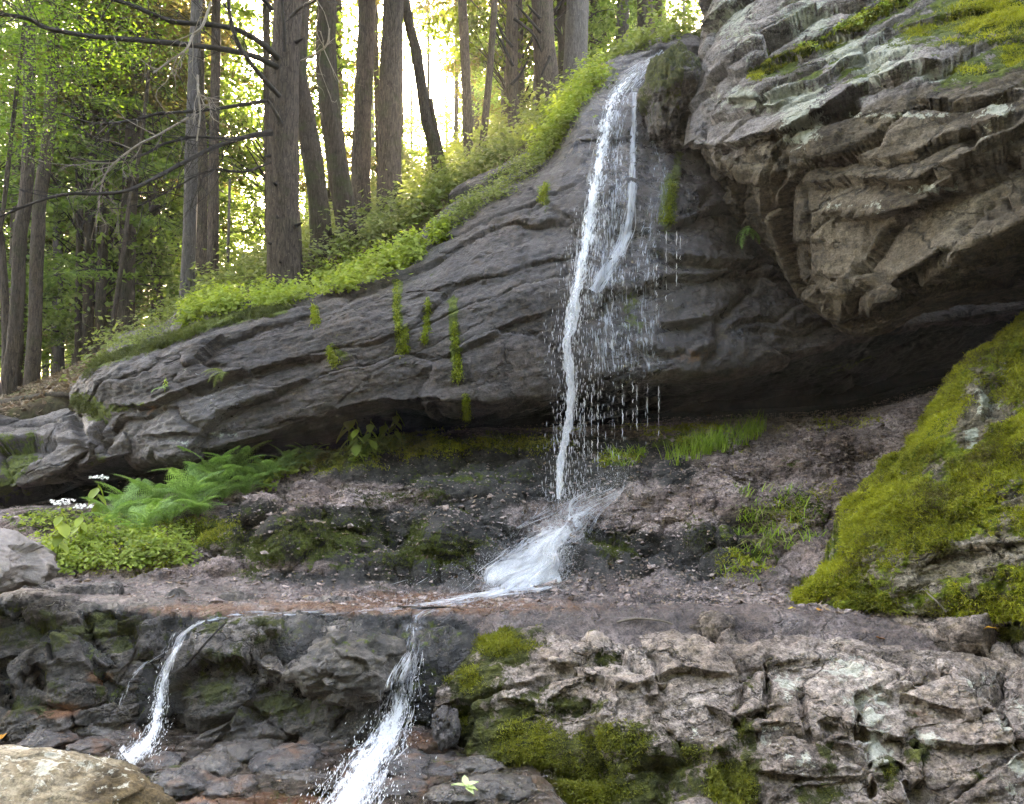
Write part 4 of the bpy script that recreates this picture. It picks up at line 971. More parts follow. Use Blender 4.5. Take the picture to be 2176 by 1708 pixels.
for k, (nm, lb_, pts, w_, d_, mt, H, sd, rg, amp, cr) in enumerate(TR):
    r_, P_ = trunk_tree(nm, lb_, pts, w_, d_, mt, H, sd, rg, amp, .08, crown=cr, seed=k * 3.1 + 1)
    if k == 0: big = r_
    if k == 2: roots_tree = r_
    if k in (8, 9): 
        # dead side boughs
        px = {8: [[(1089,140),(1075,110),(1060,80),(1046,60)], [(1088,100),(1066,70),(1050,30)], [(1086,180),(1104,160),(1120,130)], [(1092,40),(1130,70),(1150,110)]],
              9: [[(1150,70),(1132,50),(1115,30),(1096,10)], [(1168,120),(1150,160)], [(1148,40),(1120,10)]]}[k]
        for pl in px:
            V, q = tube(np.array([at(x, y, d_ - .2) for x, y in pl]) , np.linspace(.028, .008, len(pl)), 6, 18, .004)
            mesh_np('bough', V, [q], M_TWIG, r_)

# long bare boughs of the thick hemlock
def twigs(mb_, pts, rs, n, ln, r=.006, gen=1):
    pts = np.array(pts)
    for k in range(n):
        u = rs.uniform(.15, .98) * (len(pts) - 1); c = crspline(pts, np.array([u]))[0]
        t = crspline(pts, np.array([min(u + .1, len(pts) - 1.0)]))[0] - crspline(pts, np.array([max(u - .1, 0)]))[0]
        t /= np.linalg.norm(t) + 1e-9
        v = t * rs.uniform(.3, 1.0) + rs.normal(size=3) * np.array([.35, .6, .6]); v /= np.linalg.norm(v)
        L = ln * rs.uniform(.35, 1.2)
        P = [c, c + v * L * .4 + rs.normal(size=3) * L * .06, c + v * L * .75 + rs.normal(size=3) * L * .1, c + v * L + np.array([0, 0, -.12 * L])]
        V, q = tube(P, [r, r * .75, r * .5, r * .2], 4, 9); mb_.add(V, q)
        if gen: twigs(mb_, P, rs, 3, L * .5, r * .6, gen - 1)
BOUGHS = [
 ([(600,150,9.2),(540,120,9.0),(480,106,8.8),(400,95,8.5),(330,89,8.3),(250,82,8.1),(190,77,7.9),(100,60,7.7),(60,40,7.6),(0,31,7.5),(-70,30,7.4)], .034, .014, 26, .8, M_TWIG),
 ([(598,132,9.2),(560,96,9.0),(510,66,8.8),(450,53,8.6),(370,46,8.4),(310,25,8.2),(270,8,8.1),(210,-8,8.0)], .034, .016, 16, .8, M_TWIG),
 ([(594,205,9.1),(562,170,8.9),(522,120,8.7),(497,72,8.6),(488,30,8.5),(484,-20,8.4)], .026, .014, 8, .6, M_TWIG),
 ([(580,212,9.1),(500,225,8.9),(420,236,8.7),(340,241,8.5),(280,256,8.4),(200,262,8.2),(130,241,8.1)], .020, .007, 22, .8, M_TWIG),
 ([(578,280,9.1),(520,292,8.9),(460,311,8.7),(390,345,8.4),(330,378,8.2),(270,405,8.0),(210,412,7.9),(150,412,7.8),(90,425,7.7),(0,460,7.6)], .026, .008, 26, .9, M_TWIG),
 ([(578,286,9.1),(480,295,8.8),(420,291,8.7),(350,305,8.5),(300,330,8.4),(220,343,8.3),(150,335,8.2)], .018, .006, 24, .8, M_TWIG),
 ([(597,262,9.1),(582,235,9.0),(568,212,8.9)], .024, .012, 3, .25, M_TWIG),
 ([(604,110,9.1),(603,60,9.0),(598,0,8.9),(594,-30,8.8)], .018, .012, 3, .4, M_TWIG),
 ([(578,20,9.1),(560,0,8.9),(550,-15,8.9)], .02, .012, 2, .3, M_TWIG),
 ([(618,36,9.1),(640,15,8.9),(670,0,8.7),(700,-10,8.5)], .018, .008, 5, .5, M_TWIG),
 ([(575,345,9.1),(520,365,8.9),(460,360,8.7),(420,372,8.6),(370,400,8.5),(290,440,8.3)], .012, .004, 20, .7, M_TWIG),
 ([(448,5,8.4),(430,55,8.3),(410,75,8.3),(395,105,8.2),(360,130,8.2),(325,155,8.1)], .012, .005, 10, .5, M_TWIGL),
 ([(420,160,8.5),(421,200,8.4),(425,240,8.4),(418,300,8.4)], .010, .004, 8, .5, M_TWIGL),
 ([(400,250,8.5),(330,290,8.3),(290,310,8.2),(230,360,8.1),(210,420,8.1)], .010, .004, 18, .6, M_TWIGL),
 ([(640,130,8.8),(690,100,8.6),(700,60,8.5)], .010, .004, 8, .5, M_TWIGL)]
rs_ = np.random.default_rng(77)
for pl, r0, r1, nt_, tl, mt in BOUGHS:
    P = np.array([at(*p) for p in pl])
    m = MB(); V, q = tube(P, np.linspace(r0, r1, len(P)) , 8, 80, .003, 30, 6, 3.0, .14); m.add(V, q)
    twigs(m, P, rs_, nt_, tl, .0055)
    m.build('bough', mt, big)
for (x, y, dx, dy) in [(575,330,-14,4), (628,480,12,-6), (580,520,-10,-4), (592,470,-4,-12), (628,90,14,-8), (590,395,-8,-6), (600,560,-6,-5)]:
    V, q = tube([at(x, y, 9.22), at(x + dx * .6, y + dy * .6, 9.1), at(x + dx, y + dy, 9.02)], [.022, .014, .008], 7, 12, .003, 30, 6); mesh_np('branch_stub', V, [q], M_TWIG, big)
# roots of the flaring tree
m = MB()
for pl in [[(742,500),(770,540),(800,560)], [(735,505),(712,545),(700,575)], [(750,480),(775,500),(785,545)], [(745,520),(750,560),(765,590)], [(730,500),(700,520),(676,560)]]:
    V, q = tube([at(x, y, 10.3 - .25 * j) for j, (x, y) in enumerate(pl)], [.10, .06, .02], 8, 20, .01, 10, 3); m.add(V, q)
m.build('root', M_BARKD, roots_tree)

# leafy sapling leaning in at the upper left
sp_root, P_ = trunk_tree('young_beech','bright green leafy sapling spreading over the upper left corner', [(-40,850),(-20,640),(10,420),(28,250),(48,90),(60,-40)], 9, 9.4, M_BARK, None, 10, 80, .003, .05, seed=4.4)
rs_ = np.random.default_rng(5); m = MB(); tw = MB()
for k in range(170):
    X = rs_.uniform(-120, 330); Y = rs_.uniform(-60, 330)
    if X / 330 + max(Y, 0) / 420 > 1.05 + .25 * rs_.normal(): continue
    c = at(X, Y, rs_.uniform(8.3, 10.2)); n = rs_.integers(60, 150)
    p = rs_.normal(size=(n, 3)) * np.array([.24, .24, .045]); p[:, 2] -= .15 * p[:, 0] ** 2
    nn = rs_.normal(size=(n, 3)) * .5; nn[:, 2] += 1
    V, q = leaf_quads(c + p, nn, rs_.uniform(.010, .027, n), .5, rs_); m.add(V, q, np.repeat(rs_.random(n), 4))
    V, q = tube([c + np.array([-.3, 0, -.02]), c, c + np.array([.25, .05, -.04])], [.004, .003, .001], 3, 6); tw.add(V, q)
m.build('crown', M_BRIGHT, sp_root, False); tw.build('branches', M_TWIG, sp_root)

# woods behind
def wood_tree(x, y, kind, k, s, tr_r, H, z0, label, group):
    z = float(terrain(np.array([x]), np.array([y]))[0])
    root = empty({'con': 'hemlock_tree', 'cony': 'hemlock_tree', 'bro': 'beech_tree', 'yel': 'beech_tree', 'thin': 'slender_tree', 'thiny': 'slender_tree'}[kind], (x, y, z), label, 'tree', group)
    o = bpy.data.objects.new('trunk', TRK[rs_.integers(0, len(TRK))]); COL.objects.link(o); o.parent = root
    o.scale = (tr_r / .12, tr_r / .12, H / 12); o.location = (0, 0, -.2); o.rotation_euler = (rs_.normal() * .02, rs_.normal() * .02, rs_.random() * 6)
    add_crown(root, kind, k, (0, 0, z0), s, rs_.random() * 6)
    return root
TRK = []
for k in range(4):
    V, q = tube([(0, 0, 0), (.05, .02, 3), (-.04, .06, 7), (.05, 0, 12)], [.15, .12, .10, .04], 12, 60, .008, 14, 1.2, k * 5., .08)
    TRK.append(mesh_np('trunk', V, [q], [M_BARK, M_BARK, M_BARKG, M_BARKD][k], None, None, True, False))
rs_ = np.random.default_rng(21); cnt = 0
LBL = {'con': 'dark feathery hemlock deep in the hazy woods', 'cony': 'sunlit yellow green hemlock deep in the hazy woods', 'bro': 'green leafy beech deep in the hazy woods', 'yel': 'sunlit yellow leafy beech deep in the hazy woods'}
for k in range(1000):
    if cnt >= 84: break
    y = 13.5 + 30 * rs_.random() ** 1.3
    X = rs_.uniform(-180, 1500) if rs_.random() < .85 else rs_.uniform(960, 1500); x = (X - CX) / F * y
    if y < 16 and X > 480: continue
    if 620 < X < 1060 and y < 30 and rs_.random() < .6: continue
    if X > 1080 and rs_.random() < .45: continue
    kind = rs_.choice(['con', 'cony', 'bro', 'yel'], p=[.14, .42, .10, .34] if X < 560 else [.03, .22, .2, .55])
    s = rs_.uniform(.75, 1.15); pr = 2.4 * s * F / y
    zb = float(terrain(np.array([x]), np.array([y]))[0]); Xp, Yp = project(np.array([[x, y, zb]]))
    z0 = rs_.uniform(.2, 2.2); hs = rs_.uniform(.8, 1.4)
    if abs(X - 912) < 50 + pr * .42:
        # only low growth where the sun comes through
        zt = CAMZ + (942 - 300) / F * y - zb
        if zt < 1.2: continue
        hs = min(hs, zt / 9.0); z0 = .1
        if hs < .16: continue
        s = min(s, .35 + hs)
    wood_tree(x, y, kind, int(rs_.integers(0, 3)), (s, s, hs), rs_.uniform(.05, .16), z0 + 8.5 * hs, z0, LBL[kind], 'trees in the hazy woods'); cnt += 1
# beeches round the low sun: their crowns leave the gap its light comes through
def proto_co(me): a = np.empty(len(me.vertices) * 3, np.float32); me.vertices.foreach_get('co', a); return a.reshape(-1, 3)
BCO = [proto_co(BRO[k][0]) for k in range(3)]
for k, (X, y, z0, s, hs) in enumerate([(845, 22, 3.0, .9, 1.0), (905, 27, .3, .8, .55), (965, 24, 2.6, .9, 1.1), (905, 33, 9.5, 1.1, .9), (1000, 30, 2.0, 1.0, 1.2), (870, 38, 1.0, 1.2, 1.3), (945, 40, 1.0, 1.2, 1.3)]):
    x = (X - CX) / F * y; z = float(terrain(np.array([x]), np.array([y]))[0]); root = empty('beech_tree', (x, y, z), 'thin leafed beech close round the bright low sun', 'tree', 'beeches round the sun')
    o = bpy.data.objects.new('trunk', TRK[k % 4]); COL.objects.link(o); o.parent = root; o.scale = (.5, .5, (z0 + 8 * hs) / 12)
    V = BCO[k % 3] * np.array([s, s, hs]) + np.array([0, 0, z0]); W = V + np.array([x, y, z]); c_ = W.reshape(-1, 4, 3).mean(1)
    Xq, Yq = project(c_); rr = np.hypot(Xq - 900, (Yq - 182) * 1.1) + 20 * perlin(np.stack([Xq, Yq, 0 * Xq], 1) / 30.0); keep = (rr > 66) & (rs_.random(len(c_)) < .62)
    V = V.reshape(-1, 4, 3)[keep].reshape(-1, 3)
    me = mesh_np('crown', V, [np.arange(len(V)).reshape(-1, 4)], M_LEAFY, None, {'tone': np.repeat(rs_.random(len(V) // 4), 4)}, False, False); o = bpy.data.objects.new('crown', me); COL.objects.link(o); o.parent = root
# far wooded slope that reads as one mass
rs_ = np.random.default_rng(9); n = 100000
y = rs_.uniform(46, 60, n); X = rs_.uniform(-400, 1700, n); x = (X - CX) / F * y
zb = hill(x, y); h = rs_.random(n) ** 1.1 * 18
cl = perlin(np.stack([x, y, zb + h], 1) * .33) + .6 * perlin(np.stack([x, y, zb + h], 1) * .9)
C = np.stack([x, y, zb + h], 1); keep = (cl > -.02 + .030 * h + .12 * sstep(950, 1100, X) + .08) & ~sun_gap(C, .05)
C = C[keep]; nn = rs_.normal(size=C.shape); nn[:, 2] += .6
V, q = leaf_quads(C, nn, rs_.uniform(.12, .26, len(C)), .6, rs_)
far = mesh_np('far_woods', V, [q], M_LEAFY, None, {'tone': np.repeat(rs_.random(len(C)), 4)}, False)
tag(far, 'hazy yellow green mass of distant woods on the hillside', 'woods', kind='stuff')

# unseen woods added behind the tripod to shade the rocks from the low sky
rs_ = np.random.default_rng(19); m = MB()
PC = [proto_co(CON[0][0]), proto_co(BRO[0][0])]
for k in range(48):
    x = rs_.uniform(-30, 30); y = -rs_.uniform(8, 22); s = rs_.uniform(1.4, 2.1); z = float(terrain(np.array([x]), np.array([y]))[0]) + .6
    V = PC[k % 2] * s + np.array([x, y, z]); m.add(V, np.arange(len(V)).reshape(-1, 4), rs_.random())
tag(m.build('woods', M_LEAF, None, False), 'unseen leafy woods added behind the camera to block the low sky', 'woods', None, 'stuff')

# ================================================================ loose rocks
def rock_attr(mo=0., we=0., li=0., ru=0., up=0.):
    return lambda V, D: dict(moss=np.clip(mo + up * D[:, 2], 0, 1), wet=we + 0 * D[:, 0], lichen=li + 0 * D[:, 0], rust=ru + 0 * D[:, 0])
M_TRI = rock_mat('wet_black_brown_rock', [(.03, .025, .02), (.09, .075, .06), (.22, .185, .155), (.13, .10, .065)], wetness=.4, bump=.6)
tag(ball('loose_rock', at(742, 1418, 4.12), (.27, .22, .17), M_TRI, 71.0, 150, .22, 1.1, .05, .12, rock_attr(.12, .3, up=.25)), 'brown wedge shaped rock with a black wet end perched above the wider small cascade', 'rock')
tag(ball('loose_rock', at(915, 1470, 4.42), (.14, .2, .13), M_STEP, 73.0, 120, .2, 1.3, .06, .1, rock_attr(.1, .5, 0, .45)), 'dark wet rock with a rusty top beside the wider small cascade', 'rock')
tag(ball('loose_rock', at(948, 1545, 3.95), (.07, .12, .10), M_SLAB, 75.0, 90, .2, 1.2, .05, .1, rock_attr(0, 1.)), 'small shiny wet slab leaning on the lower left of the mossy outcrop', 'rock')
tag(ball('loose_rock', at(890, 1590, 4.0), (.17, .2, .08), M_STEP, 76.0, 100, .2, 1.3, .06, .1, rock_attr(.2, .5, 0, .5)), 'low rusty wet stone at the foot of the wider small cascade', 'rock')
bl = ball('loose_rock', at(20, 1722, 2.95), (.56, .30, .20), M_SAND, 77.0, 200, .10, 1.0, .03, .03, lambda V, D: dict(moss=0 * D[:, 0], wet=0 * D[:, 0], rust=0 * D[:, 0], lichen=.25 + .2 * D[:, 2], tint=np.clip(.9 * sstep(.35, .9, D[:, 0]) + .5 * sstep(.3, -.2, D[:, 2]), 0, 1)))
tag(bl, 'smooth sandy rounded boulder cut by the bottom left corner', 'boulder')
tag(ball('loose_rock', at(-20, 1200, 4.45), (.31, .28, .185), M_GREY, 81.0, 170, .14, 1.1, .04, .20), 'angular split grey stone at the left edge above the rock step', 'rock')
rs_ = np.random.default_rng(31)
SMALL = [(25,1570,.10,1),(60,1548,.09,1),(150,1515,.13,1),(100,1580,.11,1),(215,1550,.09,0),(190,1590,.10,1),(420,1590,.13,0),(520,1610,.16,0),(610,1625,.15,1),(455,1640,.14,0),(560,1665,.16,0),(350,1625,.10,1),(690,1590,.12,1),(650,1670,.13,0),(385,1670,.12,1),
  (870,1640,.12,1),(930,1650,.10,1),(1010,1640,.11,0),(850,1690,.12,1),(1060,1690,.14,0),(960,1700,.10,0),(480,1690,.12,1)]
for k, (X, Y, r, ru) in enumerate(SMALL):
    h = hit(X, Y, ('bed',)); 
    if h is None: continue
    c = h[0] + np.array([0, 0, r * .08])
    tag(ball('stream_stone', c, (r * rs_.uniform(.9, 1.5), r * rs_.uniform(.8, 1.1), r * rs_.uniform(.3, .5)), M_TRI if not ru else M_BED, 90.0 + k, 60, .22, 1.3, .06, .12, rock_attr(.2, .8, 0, .36 if ru else .05)),
        'rusty wet flat stone in the stream bed below the step' if ru else 'dark wet stone in the stream bed below the step', 'stone', 'wet stones lying in the stream bed')

tag(ball('loose_rock', at(905, 1412, 4.86), (.34, .30, .27), M_TRI, 79.0, 150, .2, 1.2, .06, .12, rock_attr(.1, .7, 0, .3)), 'wide wet rock under the bluish film of water feeding the wider small cascade', 'rock')

# ================================================================ falling water
def water_mat(name, lo, hi, sx, sy, dens=1.0, tint=(.86, .90, .96)):
    b = NB(name)
    cb = b.n('ShaderNodeCombineXYZ'); b.ln(b.ma('MULTIPLY', b.attr('wu'), sx), cb.inputs[0]); b.ln(b.ma('MULTIPLY', b.attr('wv'), sy), cb.inputs[1]); b.ln(b.attr('wk'), cb.inputs[2])
    n1 = b.noise(cb.outputs[0], 1.0, 5, .62, .8)
    a = b.rng(b.ma('ADD', n1, b.ma('MULTIPLY', b.ma('SUBTRACT', b.attr('wd'), .5), .7)), lo, hi, 0, dens)
    w_ = b.bsdf(tint, .22, b.bump(n1, .5, .02), spec=.6)
    t = b.n('ShaderNodeBsdfTranslucent'); b.put(t.inputs[0], tint)
    m1 = b.n('ShaderNodeMixShader'); m1.inputs[0].default_value = .4; b.ln(w_, m1.inputs[1]); b.ln(t.outputs[0], m1.inputs[2])
    tr = b.n('ShaderNodeBsdfTransparent'); mx = b.n('ShaderNodeMixShader')
    b.ln(a, mx.inputs[0]); b.ln(tr.outputs[0], mx.inputs[1]); b.ln(m1.outputs[0], mx.inputs[2])
    return b.done(mx.outputs[0])
M_WHITE = water_mat('white_falling_water', .46, .66, 44, 11, .92, (.93, .95, .98))
M_FILM = water_mat('thin_water_film', .44, .74, 60, 7, .60, (.84, .89, .97))
M_SPRAY = water_mat('spray_sheet', .30, .95, 20, 5, .95, (.92, .95, .99))
b = NB('water_drops'); t = b.n('ShaderNodeBsdfTranslucent'); b.put(t.inputs[0], (.95, .96, .98))
m1 = b.n('ShaderNodeMixShader'); m1.inputs[0].default_value = .45; b.ln(b.bsdf((.94, .95, .97), .15, None, spec=.7), m1.inputs[1]); b.ln(t.outputs[0], m1.inputs[2])
M_DROP = b.done(m1.outputs[0])
b = NB('blurred_water_streak'); t = b.n('ShaderNodeBsdfTranslucent'); b.put(t.inputs[0], (.95, .96, .98))
m1 = b.n('ShaderNodeMixShader'); m1.inputs[0].default_value = .45; b.ln(b.bsdf((.94, .95, .97), .2, None, spec=.5), m1.inputs[1]); b.ln(t.outputs[0], m1.inputs[2])
m2 = b.n('ShaderNodeMixShader'); m2.inputs[0].default_value = .40; tr = b.n('ShaderNodeBsdfTransparent'); b.ln(tr.outputs[0], m2.inputs[1]); b.ln(m1.outputs[0], m2.inputs[2])
M_STREAK = b.done(m2.outputs[0])

def surf_pt(X, Y, names, off, dmax=None):
    h = hit(X, Y, names)
    o = np.array([0, 0, CAMZ])
    if h is None: return at(X, Y, dmax or 7.0)
    p = h[0]; v = p - o; L = np.linalg.norm(v); q = o + v * (L - off) / L
    if dmax and q[1] > dmax: q = at(X, Y, dmax)
    return q

def resample(path, n):
    P = np.array(path, float); L = np.concatenate([[0], np.cumsum(np.hypot(*np.diff(P[:, :2], axis=0).T))])
    return crspline(P, np.interp(np.linspace(0, L[-1], n), L, np.arange(len(P))))

class WaterMesh:
    def __init__(self): self.v = []; self.q = []; self.n = 0; self.at = {'wu': [], 'wv': [], 'wd': [], 'wk': []}
    def sheet(self, path, names, off=.02, nu=15, nv=120, dens=.6, k=0.0, arch=.02, wob=5):
        """path rows: X, Y, width, [limit distance]; lies on the surface of the named rocks"""
        P = resample(path, nv); T = np.gradient(P[:, :2], axis=0); T /= np.linalg.norm(T, axis=1)[:, None]
        Nn = np.stack([-T[:, 1], T[:, 0]], 1)
        us = np.linspace(-.5, .5, nu); pts = np.zeros((nv, nu, 3))
        for i in range(nv):
            wv_ = P[i, 2] * (1 + .25 * math.sin(i * .37 + k) * math.sin(i * .11))
            for j, u in enumerate(us):
                X = P[i, 0] + Nn[i, 0] * u * wv_; Y = P[i, 1] + Nn[i, 1] * u * wv_
                o = off + arch * (1 - 4 * u * u) + .012 * math.sin(i * .31 + j * 1.3 + k)
                pts[i, j] = surf_pt(X, Y, names, o, P[i, 3] if P.shape[1] > 3 else None)
        for _ in range(2):
            pts[1:-1] = (pts[:-2] + 2 * pts[1:-1] + pts[2:]) / 4
        self.grid(pts, us, P[:, 2], dens, k)
    def grid(self, pts, us, wid, dens, k):
        nv, nu = pts.shape[:2]
        L = np.concatenate([[0], np.cumsum(np.linalg.norm(np.diff(pts[:, nu // 2], axis=0), axis=1))])
        W = np.linalg.norm(pts[:, -1] - pts[:, 0], axis=1)
        d = np.broadcast_to(np.asarray(dens, float), (nv,)) if np.ndim(dens) < 2 else dens
        edge = (1 - (2 * us) ** 2)
        D = (d[:, None] if d.ndim == 1 else d) * (.25 + .75 * edge[None]) if np.ndim(dens) < 2 else dens
        I = np.arange(nv * nu).reshape(nv, nu) + self.n
        self.q.append(np.stack([I[:-1, :-1], I[1:, :-1], I[1:, 1:], I[:-1, 1:]], -1).reshape(-1, 4))
        self.v.append(pts.reshape(-1, 3)); self.n += nv * nu
        self.at['wu'].append((us[None] * W[:, None]).ravel()); self.at['wv'].append(np.repeat(L, nu)); self.at['wd'].append(D.ravel()); self.at['wk'].append(np.full(nv * nu, k * 3.7))
    def build(self, name, mat, parent):
        return mesh_np(name, np.concatenate(self.v), [np.concatenate(self.q)], mat, parent, {k: np.concatenate(v) for k, v in self.at.items()})

def drops(mb_, C, L, R, dirs):
    """elongated drops: centre, half length, radius, direction"""
    n = len(C); dirs = dirs / (np.linalg.norm(dirs, axis=1)[:, None] + 1e-9)
    a = np.cross(dirs, np.array([.3, 1, .2])); a /= np.linalg.norm(a, axis=1)[:, None] + 1e-9; c = np.cross(dirs, a)
    L = np.broadcast_to(L, (n,))[:, None]; R = np.broadcast_to(R, (n,))[:, None]
    V = np.stack([C - dirs * L, C + a * R + dirs * L * .2, C + c * R + dirs * L * .2, C - a * R + dirs * L * .2, C - c * R + dirs * L * .2, C + dirs * L * .8], 1).reshape(-1, 3)
    b0 = np.arange(n)[:, None] * 6
    t = np.concatenate([b0 + np.array([[0, 1, 2]]), b0 + np.array([[0, 2, 3]]), b0 + np.array([[0, 3, 4]]), b0 + np.array([[0, 4, 1]]), b0 + np.array([[5, 2, 1]]), b0 + np.array([[5, 3, 2]]), b0 + np.array([[5, 4, 3]]), b0 + np.array([[5, 1, 4]])])
    mb_.add(V, t)

def strands(mb_, path, names, n, rs, off=.03, rmax=.006, lenf=(.08, .4), jit=.5, dlim=True):
    P = resample(path, 200)
    for k in range(n):
        u0 = rs.uniform(-.02, .95); u1 = min(1, u0 + rs.uniform(*lenf)); 
        lat = (rs.random() + rs.random() - 1) * jit; m = max(5, int((u1 - u0) * 60))
        pts = []
        ph = rs.random() * 6; sw = rs.uniform(.02, .10)
        for u in np.linspace(max(0, u0), u1, m):
            q = P[min(199, int(u * 199))]; l = lat + sw * math.sin(u * 22 + ph)
            X = q[0] + l * q[2]; Y = q[1]
            pts.append(surf_pt(X, Y, names, off + rs.uniform(0, .02), q[3] if len(q) > 3 else None))
        R = np.sin(np.linspace(.25, math.pi - .1, m)) * rs.uniform(.35, 1) * rmax * rs.uniform(.5, 1.3, m)
        V, q = tube(pts, np.maximum(R, .0006), 5, m * 2); mb_.add(V, q)

rs_ = np.random.default_rng(41)
fall = empty('waterfall', at(1200, 1050, 6.6), 'tall thin white waterfall dropping from the lip of the slab to the rubble bank', 'waterfall')
ON = ('slab',)
main = [(1400,112,18,9.2),(1375,134,30,9.0),(1345,160,42,8.8),(1312,198,56,8.4),(1292,250,56,8.0),(1280,320,50,7.7),(1266,390,46,7.45),(1256,450,44,7.25),(1246,510,40,7.1),(1235,570,36,7.0),(1222,630,30,6.9),(1212,690,24,6.84),(1206,730,20,6.8),(1210,800,16,6.78),(1213,850,15,6.77),(1208,900,15,6.76),(1197,945,15,6.74),(1190,990,13,6.7),(1187,1060,10,6.6)]
wm = WaterMesh(); wm.sheet(main, ON, .03, 13, 220, np.interp(np.linspace(0, 1, 220), [0, .1, .3, .6, 1], [.40, .5, .62, .75, .85]), 1.0, .03)
wm.sheet([(x - 2, y, w_ * .55, d - .02) for x, y, w_, d in main], ON, .05, 9, 220, np.interp(np.linspace(0, 1, 220), [0, .1, .4, 1], [.35, .55, .8, 1.0]), 5.0, .03)
wm.build('main_stream', M_WHITE, fall)
wf = WaterMesh()
wf.sheet([(1408,108,26),(1375,140,60),(1345,170,86),(1318,205,96),(1305,250,100),(1305,330,110),(1300,420,130),(1295,520,150),(1290,600,160),(1295,700,170),(1300,790,180)], ON, .012, 25, 150, .58, 9.0, .005)
wf.sheet([(1348,196,14),(1347,260,20),(1345,330,22),(1343,400,26),(1336,470,30),(1316,530,38),(1290,575,44),(1262,620,40)], ON, .02, 11, 110, .8, 12.0, .01)
wf.sheet([(1385,290,30),(1400,360,70),(1400,430,90),(1380,520,110),(1370,600,120),(1370,700,110),(1380,790,100)], ON, .012, 19, 110, .52, 15.0, .004)
wf.build('water_film', M_FILM, fall)
m = MB(); strands(m, main, ON, 200, rs_, .05, .0040, (.012, .05), .75)
def ropes(mb_, path, n, rs, y0, y1, r):
    P = resample(path, 300); P = P[(P[:, 1] >= y0) & (P[:, 1] <= y1)]
    for k in range(n):
        i0 = rs.integers(0, max(1, len(P) - 20)); i1 = min(len(P) - 1, i0 + rs.integers(12, 46)); ph = rs.random(3) * 6; pts = []; R = []
        for i in range(i0, i1 + 1):
            lat = .34 * math.sin(i * .11 + ph[0]) + .18 * math.sin(i * .37 + ph[1]); pts.append(at(P[i, 0] + lat * P[i, 2], P[i, 1], P[i, 3] - .03 - .02 * math.sin(i * .2 + ph[2])))
            e = math.sin(math.pi * (i - i0 + .5) / (i1 - i0 + 1)) ** .6; R.append(r * e * (.35 + .9 * rs.random() ** 1.6) + .0004)
        V, q = tube(pts, R, 6, len(pts) * 2); mb_.add(V, q)
ropes(m, main, 60, rs_, 560, 1065, .0125)
strands(m, [(1348,196,14,9),(1346,330,20,8),(1342,400,24,7.6),(1330,490,34,7.3),(1300,560,44,7.1)], ON, 34, rs_, .03, .004, (.15, .5))
m.build('strands', M_STREAK, fall)
# loose drops round the stream
m = MB(); n = 2600
t_ = rs_.random(n) ** .75; Pm_ = resample(main, 300)[(t_ * 299).astype(int)]
sp = np.interp(t_, [0, .25, .5, 1], [6, 16, 40, 34]); X = Pm_[:, 0] + rs_.normal(size=n) * sp * .6 + np.where(rs_.random(n) < .5, np.abs(rs_.normal(size=n)) * sp * 1.6, 0)
C = np.array([at(x, y + rs_.normal() * 6, min(d_, 9) - .05 - .1 * rs_.random()) for x, y, d_ in zip(X, Pm_[:, 1], Pm_[:, 3])])
keep = Pm_[:, 1] > 420
drops(m, C[keep], rs_.uniform(.006, .038, keep.sum()), rs_.uniform(.0012, .0042, keep.sum()), np.array([[0, 0, 1.0]]) + rs_.normal(size=(keep.sum(), 3)) * .04)
m.build('drops', M_STREAK, fall)
# thin drips falling from the edge of the slab
for Xd, y0, y1, r in [(1257,832,1010,.0022),(1270,800,985,.003),(1322,815,925,.0065),(1344,812,905,.004),(1353,818,900,.0035),(1375,815,900,.0025),(1399,820,935,.003),(1241,845,980,.003),(1225,790,900,.003),(1300,540,700,.002),(1437,490,590,.003),(1445,500,560,.002),(1395,560,690,.002),(1415,490,640,.002),(1190,860,990,.002)]:
    m = MB(); d_ = 6.8; y = y0
    while y < y1:
        l = rs_.uniform(8, 34); n = 6
        V, q = tube([at(Xd + rs_.normal() * .6, y + l * k / n, d_) for k in range(n + 1)], np.sin(np.linspace(.15, 3, n + 1)) * r * rs_.uniform(.4, 1.1) + .0004, 5, 14); m.add(V, q)
        y += l + rs_.uniform(1, 14)
    m.build('drip', M_DROP, fall)
# splash sliding down the bank
def bank_xy(s, t):
    """s: 0 right edge of the flow .. 1 left; t: 0 top .. 1 foot"""
    A_ = np.array([1325 - 135 * s, 1020 + 40 * s]); B_ = np.array([1215 - 120 * s, 1135 + 15 * s]); C_ = np.array([1180 - 255 * s, 1245 + 20 * s])
    q = (1 - t) ** 2 * A_ + 2 * t * (1 - t) * B_ + t * t * C_
    return q + np.array([14 * math.sin(t * 7 + s * 9) + 8 * math.sin(t * 17 + s * 5), 6 * math.sin(s * 11 + t * 4)])
ws = WaterMesh(); nv, nu = 60, 40; pts = np.zeros((nv, nu, 3)); den = np.zeros((nv, nu))
for i in range(nv):
    for j in range(nu):
        s, t = j / (nu - 1), i / (nv - 1); X, Y = bank_xy(s, t)
        pts[i, j] = surf_pt(X, Y, ('bank',), .05 + .02 * math.sin(i * .7 + j))
        den[i, j] = (1.12 - .55 * s) * (.35 + .65 * sstep(0, .5, t)) * sstep(-.02, .16, s) * (1 - sstep(.55, 1.02, s)) * sstep(-.02, .45, t + .3 * s) * (1 - .5 * sstep(.85, 1, t))
for _ in range(4): pts[1:-1, 1:-1] = (pts[:-2, 1:-1] + pts[2:, 1:-1] + pts[1:-1, :-2] + pts[1:-1, 2:]) / 4
ws.grid(pts, np.linspace(-.5, .5, nu), None, den, 2.0)
ws.sheet([(1190,1225,40),(1130,1244,34),(1060,1258,30),(990,1272,26),(920,1284,22),(850,1290,14)], ('bank',), .03, 9, 90, np.linspace(.95, .35, 90), 4.0, .01)
ws.build('splash_sheet', M_SPRAY, fall)
wf = WaterMesh()
